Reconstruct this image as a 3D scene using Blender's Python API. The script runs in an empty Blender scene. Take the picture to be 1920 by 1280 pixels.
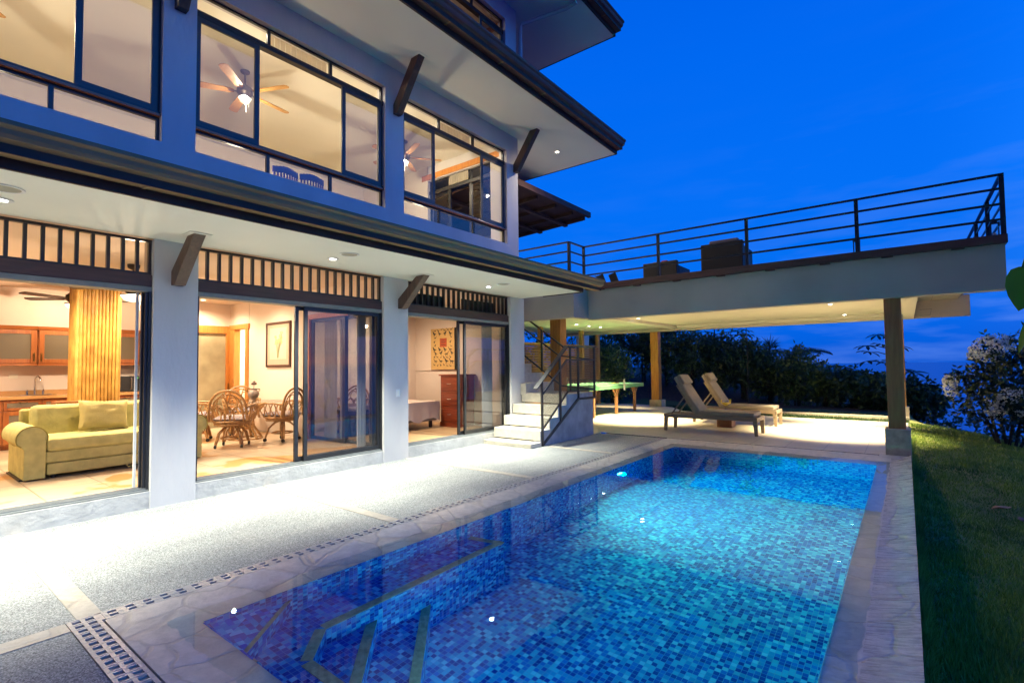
import bpy, bmesh, math, random
from mathutils import Vector, Matrix, noise
random.seed(7)
R = math.radians
PI = math.pi
scn = bpy.context.scene
COL = scn.collection

# ------------------------------------------------------------------ mesh builder
class MB:
    def __init__(s):
        s.v = []; s.f = []
    def quad(s, a, b, c, d):
        n = len(s.v); s.v += [tuple(a), tuple(b), tuple(c), tuple(d)]; s.f.append((n, n+1, n+2, n+3)); return s
    def tri(s, a, b, c):
        n = len(s.v); s.v += [tuple(a), tuple(b), tuple(c)]; s.f.append((n, n+1, n+2)); return s
    def poly(s, pts):
        n = len(s.v); s.v += [tuple(p) for p in pts]; s.f.append(tuple(range(n, n+len(pts)))); return s
    def box(s, x0, x1, y0, y1, z0, z1):
        if x0 > x1: x0, x1 = x1, x0
        if y0 > y1: y0, y1 = y1, y0
        if z0 > z1: z0, z1 = z1, z0
        n = len(s.v)
        s.v += [(x0,y0,z0),(x1,y0,z0),(x1,y1,z0),(x0,y1,z0),(x0,y0,z1),(x1,y0,z1),(x1,y1,z1),(x0,y1,z1)]
        s.f += [(n,n+3,n+2,n+1),(n+4,n+5,n+6,n+7),(n,n+1,n+5,n+4),(n+1,n+2,n+6,n+5),(n+2,n+3,n+7,n+6),(n+3,n,n+4,n+7)]
        return s
    def bar(s, p0, p1, w, h, up=(0,0,1)):
        p0 = Vector(p0); p1 = Vector(p1); d = (p1-p0).normalized()
        u = Vector(up)
        if abs(d.dot(u)) > .98: u = Vector((1,0,0))
        a = d.cross(u).normalized(); b = a.cross(d).normalized()
        n = len(s.v)
        for p in (p0, p1):
            for i, j in ((-1,-1),(1,-1),(1,1),(-1,1)):
                s.v.append(tuple(p + a*(i*w/2) + b*(j*h/2)))
        s.f += [(n,n+1,n+2,n+3),(n+7,n+6,n+5,n+4)]
        for i in range(4):
            j = (i+1) % 4
            s.f.append((n+i, n+4+i, n+4+j, n+j))
        return s
    def tube(s, pts, r, k=8, cap=True):
        pts = [Vector(p) for p in pts]; m = len(pts)
        rs = r if isinstance(r, (list, tuple)) else [r]*m
        n = len(s.v); prev = None
        for i, p in enumerate(pts):
            d = (pts[min(i+1,m-1)] - pts[max(i-1,0)]).normalized()
            if prev is None:
                u = Vector((0,0,1)) if abs(d.z) < .9 else Vector((1,0,0))
                a = d.cross(u).normalized()
            else:
                a = (prev - d*prev.dot(d))
                a = a.normalized() if a.length > 1e-6 else d.orthogonal().normalized()
            prev = a; b = d.cross(a)
            for q in range(k):
                t = 2*PI*q/k
                s.v.append(tuple(p + (a*math.cos(t) + b*math.sin(t))*rs[i]))
        for i in range(m-1):
            for q in range(k):
                q2 = (q+1) % k
                s.f.append((n+i*k+q, n+i*k+q2, n+(i+1)*k+q2, n+(i+1)*k+q))
        if cap:
            s.f.append(tuple(n+q for q in reversed(range(k))))
            s.f.append(tuple(n+(m-1)*k+q for q in range(k)))
        return s
    def lathe(s, prof, c=(0,0,0), k=24, cap=True):
        n = len(s.v); m = len(prof)
        for r, z in prof:
            for q in range(k):
                t = 2*PI*q/k
                s.v.append((c[0]+r*math.cos(t), c[1]+r*math.sin(t), c[2]+z))
        for i in range(m-1):
            for q in range(k):
                q2 = (q+1) % k
                s.f.append((n+i*k+q, n+i*k+q2, n+(i+1)*k+q2, n+(i+1)*k+q))
        if cap:
            s.f.append(tuple(n+q for q in reversed(range(k))))
            s.f.append(tuple(n+(m-1)*k+q for q in range(k)))
        return s
    def prism(s, poly, axis, a, b):
        """extrude a 2-D outline along an axis; outline in the two other axes in order"""
        def P(p, t):
            if axis == 'x': return (t, p[0], p[1])
            if axis == 'y': return (p[0], t, p[1])
            return (p[0], p[1], t)
        n = len(s.v); m = len(poly)
        s.v += [P(p, a) for p in poly] + [P(p, b) for p in poly]
        s.f.append(tuple(n+i for i in range(m))); s.f.append(tuple(n+m+i for i in reversed(range(m))))
        for i in range(m):
            j = (i+1) % m
            s.f.append((n+i, n+m+i, n+m+j, n+j))
        return s
    def ico(s, c, r, sub=2, sq=(1,1,1)):
        bm = bmesh.new(); bmesh.ops.create_icosphere(bm, subdivisions=sub, radius=1)
        n = len(s.v)
        for v in bm.verts: s.v.append((c[0]+v.co.x*r*sq[0], c[1]+v.co.y*r*sq[1], c[2]+v.co.z*r*sq[2]))
        for f in bm.faces: s.f.append(tuple(n+v.index for v in f.verts))
        bm.free(); return s
    def xform(s, M):
        s.v = [tuple(M @ Vector(v)) for v in s.v]; return s

OFF = {}
def build(name, mb, mat, parent=None, smooth=False, bevel=0, local=False, recalc=True, sub=0):
    me = bpy.data.meshes.new(name)
    me.from_pydata(mb.v, [], mb.f); me.update()
    if recalc:
        bm = bmesh.new(); bm.from_mesh(me); bmesh.ops.recalc_face_normals(bm, faces=bm.faces); bm.to_mesh(me); bm.free()
    o = bpy.data.objects.new(name, me); COL.objects.link(o)
    if mat: me.materials.append(mat)
    if smooth:
        me.polygons.foreach_set('use_smooth', [True]*len(me.polygons))
        try:
            me.set_sharp_from_angle(angle=R(40))
        except Exception: pass
    if parent:
        o.parent = parent
        if not local:
            o.location = -Vector(OFF.get(parent.name, (0,0,0)))
    if sub:
        m = o.modifiers.new('sub', 'SUBSURF'); m.levels = sub; m.render_levels = sub
    if bevel:
        m = o.modifiers.new('bev', 'BEVEL'); m.width = bevel; m.segments = 2; m.limit_method = 'ANGLE'; m.angle_limit = R(50)
    return o

def tag(o, label=None, cat=None, group=None, kind=None):
    if label: o['label'] = label
    if cat: o['category'] = cat
    if group: o['group'] = group
    if kind: o['kind'] = kind
    return o
def thing(name, label, cat, loc=(0,0,0), rz=0, group=None):
    o = bpy.data.objects.new(name, None); COL.objects.link(o)
    o.empty_display_size = .1
    o.location = loc; o.rotation_euler = (0,0,rz)
    OFF[o.name] = tuple(loc)
    return tag(o, label, cat, group)
def struct(name, mb, mat, **k):
    o = build(name, mb, mat, **k); o['kind'] = 'structure'; return o
def dup(root, loc, rz, label=None, scale=None):
    r = root.copy(); COL.objects.link(r); r.location = loc; r.rotation_euler = (0,0,rz)
    if scale: r.scale = scale
    if label: r['label'] = label
    for ch in list(root.children):
        c = ch.copy(); COL.objects.link(c); c.parent = r
        for g in list(ch.children):
            d = g.copy(); COL.objects.link(d); d.parent = c
    return r

# ------------------------------------------------------------------ materials
def newmat(name):
    m = bpy.data.materials.new(name); m.use_nodes = True
    nt = m.node_tree
    for n in list(nt.nodes): nt.nodes.remove(n)
    out = nt.nodes.new('ShaderNodeOutputMaterial')
    return m, nt, out
def N(nt, t, **kw):
    n = nt.nodes.new(t)
    for k, v in kw.items():
        if k.startswith('i_'):
            key = k[2:]
            n.inputs[int(key) if key.isdigit() else key.replace('_', ' ')].default_value = v
        else: setattr(n, k, v)
    return n
def L(nt, a, b): nt.links.new(a, b)
def c4(c): return (c[0], c[1], c[2], 1)
def ramp(nt, stops, interp='LINEAR'):
    n = nt.nodes.new('ShaderNodeValToRGB'); cr = n.color_ramp; cr.interpolation = interp
    while len(cr.elements) > 1: cr.elements.remove(cr.elements[-1])
    cr.elements[0].position = stops[0][0]; cr.elements[0].color = c4(stops[0][1])
    for p, c in stops[1:]:
        e = cr.elements.new(p); e.color = c4(c)
    return n

def mat(name, col, rough=.6, metal=0, var=.12, scale=6, bump=0, bscale=60, stretch=None, spec=.5, col2=None, detail=5, coat=0):
    """principled with two-scale noise colour variation and noise bump in object space"""
    m, nt, out = newmat(name)
    b = N(nt, 'ShaderNodeBsdfPrincipled'); L(nt, b.outputs[0], out.inputs[0])
    b.inputs['Roughness'].default_value = rough; b.inputs['Metallic'].default_value = metal
    b.inputs['Specular IOR Level'].default_value = spec
    if coat: b.inputs['Coat Weight'].default_value = coat
    tc = N(nt, 'ShaderNodeTexCoord'); vec = tc.outputs['Object']
    if stretch:
        mp = N(nt, 'ShaderNodeMapping'); mp.inputs['Scale'].default_value = stretch
        L(nt, vec, mp.inputs[0]); vec = mp.outputs[0]
    nz = N(nt, 'ShaderNodeTexNoise'); nz.inputs['Scale'].default_value = scale; nz.inputs['Detail'].default_value = detail
    L(nt, vec, nz.inputs['Vector'])
    if col2 is None:
        ca = tuple(max(0, c*(1-var)) for c in col); cb = tuple(c*(1+var) for c in col)
    else: ca, cb = col, col2
    rp = ramp(nt, [(.3, ca), (.7, cb)]); L(nt, nz.outputs['Fac'], rp.inputs[0])
    L(nt, rp.outputs[0], b.inputs['Base Color'])
    if bump:
        n2 = N(nt, 'ShaderNodeTexNoise'); n2.inputs['Scale'].default_value = bscale; n2.inputs['Detail'].default_value = 4
        L(nt, vec, n2.inputs['Vector'])
        bp = N(nt, 'ShaderNodeBump'); bp.inputs['Strength'].default_value = bump; bp.inputs['Distance'].default_value = .02
        L(nt, n2.outputs['Fac'], bp.inputs['Height']); L(nt, bp.outputs[0], b.inputs['Normal'])
    return m
def wood(name, c1, c2, rough=.5, axis='z', scale=1.0, coat=0):
    st = {'z': (14,14,1.2), 'x': (1.2,14,14), 'y': (14,1.2,14)}[axis]
    st = tuple(x*scale for x in st)
    return mat(name, c1, rough, col2=c2, scale=2.2, stretch=st, bump=.12, bscale=4, detail=8, coat=coat)
def emis(name, col, s):
    m, nt, out = newmat(name)
    e = N(nt, 'ShaderNodeEmission'); e.inputs[0].default_value = c4(col); e.inputs[1].default_value = s
    L(nt, e.outputs[0], out.inputs[0]); return m
def glass(name, tint=(.6,.61,.62), ior=1.7, rough=0.0, wav=0):
    m, nt, out = newmat(name)
    t = N(nt, 'ShaderNodeBsdfTransparent'); t.inputs[0].default_value = c4(tint)
    g = N(nt, 'ShaderNodeBsdfGlossy'); g.inputs['Roughness'].default_value = rough
    f = N(nt, 'ShaderNodeFresnel'); f.inputs[0].default_value = ior
    # Cycles inverts the ior on back faces: feed 1/ior there so both sides of a thin pane reflect alike
    geo = N(nt, 'ShaderNodeNewGeometry')
    sel = N(nt, 'ShaderNodeMix'); sel.data_type = 'FLOAT'
    sel.inputs[2].default_value = ior; sel.inputs[3].default_value = 1/ior
    L(nt, geo.outputs['Backfacing'], sel.inputs[0]); L(nt, sel.outputs[0], f.inputs[0])
    mx = N(nt, 'ShaderNodeMixShader')
    L(nt, f.outputs[0], mx.inputs[0]); L(nt, t.outputs[0], mx.inputs[1]); L(nt, g.outputs[0], mx.inputs[2])
    L(nt, mx.outputs[0], out.inputs[0])
    return m

M = {}
M['stucco'] = mat('stucco', (.60,.58,.56), .85, var=.09, scale=1.5, bump=.22, bscale=22, stretch=(1,1,.35), detail=9)
M['stucco_rough'] = mat('stucco_rough', (.50,.49,.46), .9, var=.14, scale=5, bump=.35, bscale=18)
M['soffit'] = mat('soffit', (.84,.84,.74), .8, var=.03, scale=.8)
M['soffit_warm'] = mat('soffit_warm', (.74,.70,.58), .75, var=.03, scale=.8)
M['beam'] = mat('beam_plaster', (.42,.37,.31), .8, var=.08, scale=1.2, bump=.15, bscale=30)
M['fascia'] = mat('fascia_paint', (.05,.028,.024), .55, var=.2, scale=3, spec=.2)
M['gutter'] = mat('gutter_metal', (.27,.165,.085), .6, var=.12, scale=2, spec=.2)
M['roof'] = mat('roof_tiles', (.05,.03,.025), .7, var=.25, scale=8, bump=.3, bscale=20)
M['alu'] = mat('black_aluminium', (.018,.019,.022), .35, metal=.0, var=.15, scale=10)
M['alu_blue'] = mat('window_frame_paint', (.035,.037,.042), .4, var=.12, scale=8)
M['track'] = mat('grey_track', (.20,.21,.20), .5, metal=.0, var=.1, scale=10)
M['header'] = wood('header_wood', (.055,.028,.022), (.09,.045,.035), .45, 'y')
M['bracket'] = wood('bracket_wood', (.07,.038,.027), (.115,.065,.045), .5, 'z')
M['post'] = wood('post_wood', (.30,.125,.022), (.46,.21,.04), .45, 'z')
M['post_dark'] = wood('front_post_wood', (.30,.10,.03), (.42,.16,.055), .55, 'z')  # front post only, redder and slightly darker than the other posts
M['deckboard'] = wood('deck_board_wood', (.07,.028,.02), (.12,.05,.035), .5, 'x')
M['rail'] = mat('railing_paint', (.022,.022,.025), .4, var=.2, scale=9)
M['stone'] = mat('cream_stone', (.62,.57,.46), .6, var=.12, scale=9, bump=.2, bscale=25)
M['stone_base'] = mat('base_stone', (.42,.35,.27), .75, var=.2, scale=11, bump=.5, bscale=16)
M['flank'] = mat('stair_flank', (.40,.39,.40), .75, var=.22, scale=5, bump=.35, bscale=12)
M['white'] = mat('white_plastic', (.75,.75,.73), .4, var=.03)
M['chrome'] = mat('chrome', (.7,.7,.7), .12, metal=1, var=.05)
M['brass'] = mat('aged_brass', (.25,.16,.06), .35, metal=1, var=.2)
M['iwall'] = mat('interior_wall', (.72,.61,.51), .85, var=.03, scale=1.5, bump=.1, bscale=50)
M['iwall_up'] = mat('upper_room_wall', (.77,.70,.55), .85, var=.02, scale=1.5)
M['cabinet'] = wood('cabinet_wood', (.26,.075,.018), (.38,.13,.032), .35, 'z', coat=.2)
M['cabinet_h'] = wood('cabinet_wood_long', (.26,.075,.018), (.38,.13,.032), .35, 'y', coat=.2)
M['door'] = wood('door_wood', (.45,.16,.03), (.58,.24,.055), .35, 'z', coat=.2)
M['counter'] = mat('counter_tile', (.50,.27,.10), .3, var=.15, scale=5)
M['dresser'] = wood('dresser_wood', (.20,.035,.014), (.32,.065,.022), .3, 'x', coat=.3)
M['rattan'] = mat('rattan', (.36,.19,.065), .4, var=.3, scale=25, bump=.15, bscale=60)
M['sofa'] = mat('sofa_fabric', (.49,.45,.16), .9, var=.14, scale=9, bump=.5, bscale=16)
M['sofa_dark'] = mat('sofa_piping', (.30,.26,.06), .9, var=.1)
M['cushion'] = mat('cushion_fabric', (.53,.44,.16), .9, var=.12, scale=5, bump=.4, bscale=120)
M['taupe'] = mat('taupe_fabric', (.27,.225,.17), .9, var=.08, scale=10, bump=.25, bscale=200)
M['teak'] = wood('weathered_teak', (.20,.15,.10), (.31,.24,.16), .65, 'x')
M['teak_d'] = wood('red_hardwood', (.16,.05,.02), (.25,.09,.035), .45, 'x')
M['pingpong'] = mat('green_table_paint', (.10,.28,.13), .45, var=.15, scale=4)
M['tableleg'] = wood('table_leg_wood', (.24,.11,.04), (.34,.18,.075), .55, 'z')
M['slat'] = wood('slat_wood', (.36,.17,.05), (.50,.26,.08), .55, 'y')
M['wicker'] = mat('dark_wicker', (.009,.007,.006), .6, var=.4, scale=60, bump=.6, bscale=90)
M['greycush'] = mat('outdoor_cushion', (.26,.21,.19), .9, var=.1)
M['red'] = mat('red_fabric', (.35,.02,.03), .85, var=.1)
M['bark'] = mat('bark', (.05,.04,.03), .9, var=.35, scale=20, bump=.6, bscale=30)
M['soil'] = mat('red_soil', (.045,.022,.017), .95, var=.45, scale=4, bump=.8, bscale=10)
M['bedcover'] = mat('bed_cover', (.62,.50,.42), .9, var=.05, scale=4, bump=.3, bscale=70)
M['glass'] = glass('window_glass', (.78,.79,.80), 1.8)
M['glass_up'] = glass('tinted_window_glass', (.60,.585,.55), 1.7)
M['glass_clear'] = glass('clear_glass', (.90,.92,.92), 1.5)
M['frost'] = mat('frosted_glass', (.20,.17,.12), .35, var=.3, scale=3)
M['frost2'] = mat('door_frosted_glass', (.36,.32,.20), .3, var=.25, scale=2.2)
def blindmat():
    m, nt, out = newmat('blind_cloth')
    d = N(nt, 'ShaderNodeBsdfDiffuse'); d.inputs[0].default_value = (.7,.64,.5,1); t = N(nt, 'ShaderNodeBsdfTranslucent'); t.inputs[0].default_value = (.8,.72,.55,1)
    mx = N(nt, 'ShaderNodeMixShader'); mx.inputs[0].default_value = .65
    L(nt, d.outputs[0], mx.inputs[1]); L(nt, t.outputs[0], mx.inputs[2]); L(nt, mx.outputs[0], out.inputs[0]); return m
M['blind'] = blindmat()
M['curtain'] = mat('curtain_cloth', (.55,.53,.52), .9, var=.08, scale=3)
M['curtain_dark'] = mat('dark_blind_cloth', (.03,.035,.033), .9, var=.15, scale=12)
M['black'] = mat('matt_black', (.012,.012,.013), .5, var=.2)
M['purple'] = mat('purple_plastic', (.09,.065,.26), .45, var=.05)
M['fanwood'] = wood('fan_blade_wood', (.42,.22,.07), (.52,.29,.10), .4, 'x')
M['fandark'] = mat('bronze_metal', (.05,.035,.025), .4, metal=.3, var=.1)
M['nickel'] = mat('brushed_nickel', (.35,.33,.32), .3, metal=.9, var=.05)
def bowlmat():
    m, nt, out = newmat('lamp_bowl_glow')
    e = N(nt, 'ShaderNodeEmission'); e.inputs[0].default_value = (1,.80,.52,1); e.inputs[1].default_value = 5
    t = N(nt, 'ShaderNodeBsdfTransparent'); mx = N(nt, 'ShaderNodeMixShader'); mx.inputs[0].default_value = .35
    L(nt, t.outputs[0], mx.inputs[1]); L(nt, e.outputs[0], mx.inputs[2]); L(nt, mx.outputs[0], out.inputs[0]); return m
M['bulb_warm'] = bowlmat()
M['bulb_white'] = emis('downlight_glow', (1,.97,.90), 45)
M['bulb_deck'] = emis('patio_light_glow', (1,.90,.66), 20)
M['bulb_pool'] = emis('pool_lamp_glow', (.25,1,.9), 6)
M['screen_green'] = emis('clock_digits_glow', (.3,1,.1), 1.5)
M['bright_room'] = mat('bright_hall_wall', (.8,.74,.62), .8, var=.02)
M['paper'] = mat('print_paper', (.50,.44,.33), .7, var=.05)
M['mount'] = mat('picture_mount', (.42,.33,.24), .8, var=.03)
M['dino_bg'] = mat('poster_paper', (.58,.36,.12), .6, var=.06)
M['dino_ink'] = mat('poster_ink', (.035,.025,.02), .7, var=.2)
M['dino_red'] = mat('poster_red', (.42,.07,.02), .6, var=.2)
M['stem_green'] = mat('leaf_ink_green', (.30,.31,.17), .8, var=.2)
M['petal_ink'] = mat('petal_ink_yellow', (.48,.39,.18), .8, var=.2)
M['picframe'] = mat('picture_frame_wood', (.065,.02,.012), .4, var=.2)
M['yellow'] = mat('yellow_drink', (.75,.55,.03), .3, var=.05)
M['speaker'] = mat('speaker_grille', (.36,.35,.28), .8, var=.05)
M['copper_soil'] = M['soil']

# floors with tiles
def tiles(name, c1, c2, grout, sx, sy, rough=.35, stain=None, g=.012, bump=.2):
    m, nt, out = newmat(name)
    b = N(nt, 'ShaderNodeBsdfPrincipled'); L(nt, b.outputs[0], out.inputs[0]); b.inputs['Roughness'].default_value = rough
    tc = N(nt, 'ShaderNodeTexCoord')
    br = N(nt, 'ShaderNodeTexBrick'); br.offset = 0; br.inputs['Scale'].default_value = 1
    br.inputs['Brick Width'].default_value = sx; br.inputs['Row Height'].default_value = sy
    br.inputs['Mortar Size'].default_value = g; br.inputs['Color1'].default_value = c4(c1); br.inputs['Color2'].default_value = c4(c2)
    br.inputs['Mortar'].default_value = c4(grout); br.inputs['Mortar Smooth'].default_value = .3
    L(nt, tc.outputs['Object'], br.inputs['Vector'])
    nz = N(nt, 'ShaderNodeTexNoise'); nz.inputs['Scale'].default_value = 3; nz.inputs['Detail'].default_value = 6
    L(nt, tc.outputs['Object'], nz.inputs['Vector'])
    mr = N(nt, 'ShaderNodeMapRange'); mr.inputs['To Min'].default_value = .82; mr.inputs['To Max'].default_value = 1.15
    L(nt, nz.outputs['Fac'], mr.inputs['Value'])
    mu = N(nt, 'ShaderNodeMix'); mu.data_type = 'RGBA'; mu.blend_type = 'MULTIPLY'; mu.inputs[0].default_value = 1
    L(nt, br.outputs['Color'], mu.inputs[6]); L(nt, mr.outputs[0], mu.inputs[7])
    col = mu.outputs[2]
    if stain:
        n2 = N(nt, 'ShaderNodeTexNoise'); n2.inputs['Scale'].default_value = 1.1; n2.inputs['Detail'].default_value = 4
        L(nt, tc.outputs['Object'], n2.inputs['Vector'])
        rp = ramp(nt, [(.53, (0,0,0)), (.56, (1,1,1))]); L(nt, n2.outputs['Fac'], rp.inputs[0])
        mx = N(nt, 'ShaderNodeMix'); mx.data_type = 'RGBA'; mx.inputs[7].default_value = c4(stain)
        L(nt, rp.outputs[0], mx.inputs[0]); L(nt, col, mx.inputs[6]); col = mx.outputs[2]
    L(nt, col, b.inputs['Base Color'])
    bp = N(nt, 'ShaderNodeBump'); bp.inputs['Strength'].default_value = bump; bp.inputs['Distance'].default_value = .01; bp.invert = True
    L(nt, br.outputs['Fac'], bp.inputs['Height']); L(nt, bp.outputs[0], b.inputs['Normal'])
    return m
M['ifloor'] = tiles('interior_floor_tile', (.56,.42,.28), (.60,.46,.31), (.30,.2,.12), .62, .62, .28, stain=(.52,.27,.09), g=.008)
M['bfloor'] = tiles('bedroom_floor_tile', (.45,.27,.13), (.48,.30,.15), (.25,.15,.08), .55, .55, .35, g=.008)
M['patio'] = tiles('patio_tile', (.56,.49,.37), (.60,.53,.40), (.38,.33,.26), .62, .62, .4, g=.008)

# washed pebble deck
def pebble():
    m, nt, out = newmat('washed_pebble')
    b = N(nt, 'ShaderNodeBsdfPrincipled'); L(nt, b.outputs[0], out.inputs[0]); b.inputs['Roughness'].default_value = .7
    tc = N(nt, 'ShaderNodeTexCoord')
    vo = N(nt, 'ShaderNodeTexVoronoi'); vo.inputs['Scale'].default_value = 150
    L(nt, tc.outputs['Object'], vo.inputs['Vector'])
    rp = ramp(nt, [(0,(.10,.105,.10)), (.35,(.23,.245,.24)), (.75,(.34,.36,.35)), (1,(.50,.51,.48))])
    bw = N(nt, 'ShaderNodeSeparateColor'); L(nt, vo.outputs['Color'], bw.inputs[0]); L(nt, bw.outputs[0], rp.inputs[0])
    nz = N(nt, 'ShaderNodeTexNoise'); nz.inputs['Scale'].default_value = .9; nz.inputs['Detail'].default_value = 6
    mp = N(nt, 'ShaderNodeMapping'); mp.inputs['Scale'].default_value = (1.6,.5,1); L(nt, tc.outputs['Object'], mp.inputs[0]); L(nt, mp.outputs[0], nz.inputs['Vector'])
    r2 = ramp(nt, [(.3,(.74,.74,.76)), (.7,(1.12,1.1,1.05))]); L(nt, nz.outputs['Fac'], r2.inputs[0])
    mu = N(nt, 'ShaderNodeMix'); mu.data_type = 'RGBA'; mu.blend_type = 'MULTIPLY'; mu.inputs[0].default_value = 1
    L(nt, rp.outputs[0], mu.inputs[6]); L(nt, r2.outputs[0], mu.inputs[7]); L(nt, mu.outputs[2], b.inputs['Base Color'])
    bp = N(nt, 'ShaderNodeBump'); bp.inputs['Strength'].default_value = .6; bp.inputs['Distance'].default_value = .006; bp.invert = True
    L(nt, vo.outputs['Distance'], bp.inputs['Height']); L(nt, bp.outputs[0], b.inputs['Normal'])
    return m
M['pebble'] = pebble()

# crazy paving
def flag(name, stops, scale=3.2, rough=.35, grout=(.30,.26,.20)):
    m, nt, out = newmat(name)
    b = N(nt, 'ShaderNodeBsdfPrincipled'); L(nt, b.outputs[0], out.inputs[0])
    tc = N(nt, 'ShaderNodeTexCoord')
    nz = N(nt, 'ShaderNodeTexNoise'); nz.inputs['Scale'].default_value = 3.5; nz.inputs['Detail'].default_value = 6
    L(nt, tc.outputs['Object'], nz.inputs['Vector'])
    va = N(nt, 'ShaderNodeVectorMath', operation='MULTIPLY_ADD'); va.inputs[1].default_value = (.16,.16,0)
    L(nt, nz.outputs['Color'], va.inputs[0]); L(nt, tc.outputs['Object'], va.inputs[2])
    v1 = N(nt, 'ShaderNodeTexVoronoi'); v1.inputs['Scale'].default_value = scale; L(nt, va.outputs[0], v1.inputs['Vector'])
    v2 = N(nt, 'ShaderNodeTexVoronoi', feature='DISTANCE_TO_EDGE'); v2.inputs['Scale'].default_value = scale; L(nt, va.outputs[0], v2.inputs['Vector'])
    sp = N(nt, 'ShaderNodeSeparateColor'); L(nt, v1.outputs['Color'], sp.inputs[0])
    rp = ramp(nt, stops); L(nt, sp.outputs[0], rp.inputs[0])
    n2 = N(nt, 'ShaderNodeTexNoise'); n2.inputs['Scale'].default_value = 9; n2.inputs['Detail'].default_value = 8; n2.inputs['Roughness'].default_value = .7
    L(nt, tc.outputs['Object'], n2.inputs['Vector'])
    r2 = ramp(nt, [(.3,(.72,.70,.68)), (.7,(1.18,1.16,1.12))]); L(nt, n2.outputs['Fac'], r2.inputs[0])
    mu = N(nt, 'ShaderNodeMix'); mu.data_type = 'RGBA'; mu.blend_type = 'MULTIPLY'; mu.inputs[0].default_value = 1
    L(nt, rp.outputs[0], mu.inputs[6]); L(nt, r2.outputs[0], mu.inputs[7])
    ed = ramp(nt, [(0,(1,1,1)), (.02,(.75,.75,.75)), (.045,(0,0,0))]); L(nt, v2.outputs['Distance'], ed.inputs[0])
    mx = N(nt, 'ShaderNodeMix'); mx.data_type = 'RGBA'; mx.inputs[7].default_value = c4(grout)
    ef = N(nt, 'ShaderNodeMath', operation='MULTIPLY'); ef.inputs[1].default_value = .38
    L(nt, ed.outputs[0], ef.inputs[0])
    L(nt, ef.outputs[0], mx.inputs[0]); L(nt, mu.outputs[2], mx.inputs[6]); L(nt, mx.outputs[2], b.inputs['Base Color'])
    rr = N(nt, 'ShaderNodeMapRange'); rr.inputs['To Min'].default_value = rough-.12; rr.inputs['To Max'].default_value = rough+.25
    L(nt, n2.outputs['Fac'], rr.inputs['Value']); L(nt, rr.outputs[0], b.inputs['Roughness'])
    ad = N(nt, 'ShaderNodeMath', operation='MULTIPLY_ADD'); ad.inputs[1].default_value = -.45
    L(nt, ed.outputs[0], ad.inputs[0]); L(nt, n2.outputs['Fac'], ad.inputs[2])
    bp = N(nt, 'ShaderNodeBump'); bp.inputs['Strength'].default_value = .75; bp.inputs['Distance'].default_value = .016
    L(nt, ad.outputs[0], bp.inputs['Height']); L(nt, bp.outputs[0], b.inputs['Normal'])
    return m
M['coping'] = flag('crazy_paving', [(0,(.56,.52,.45)), (.35,(.62,.56,.47)), (.6,(.50,.49,.48)), (.8,(.66,.59,.47)), (1,(.58,.54,.48))], 2.7, .3)
M['strip'] = flag('cream_slab', [(0,(.40,.36,.29)), (.5,(.43,.39,.32)), (1,(.46,.42,.35))], 2.2, .45, (.40,.33,.25))

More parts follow.
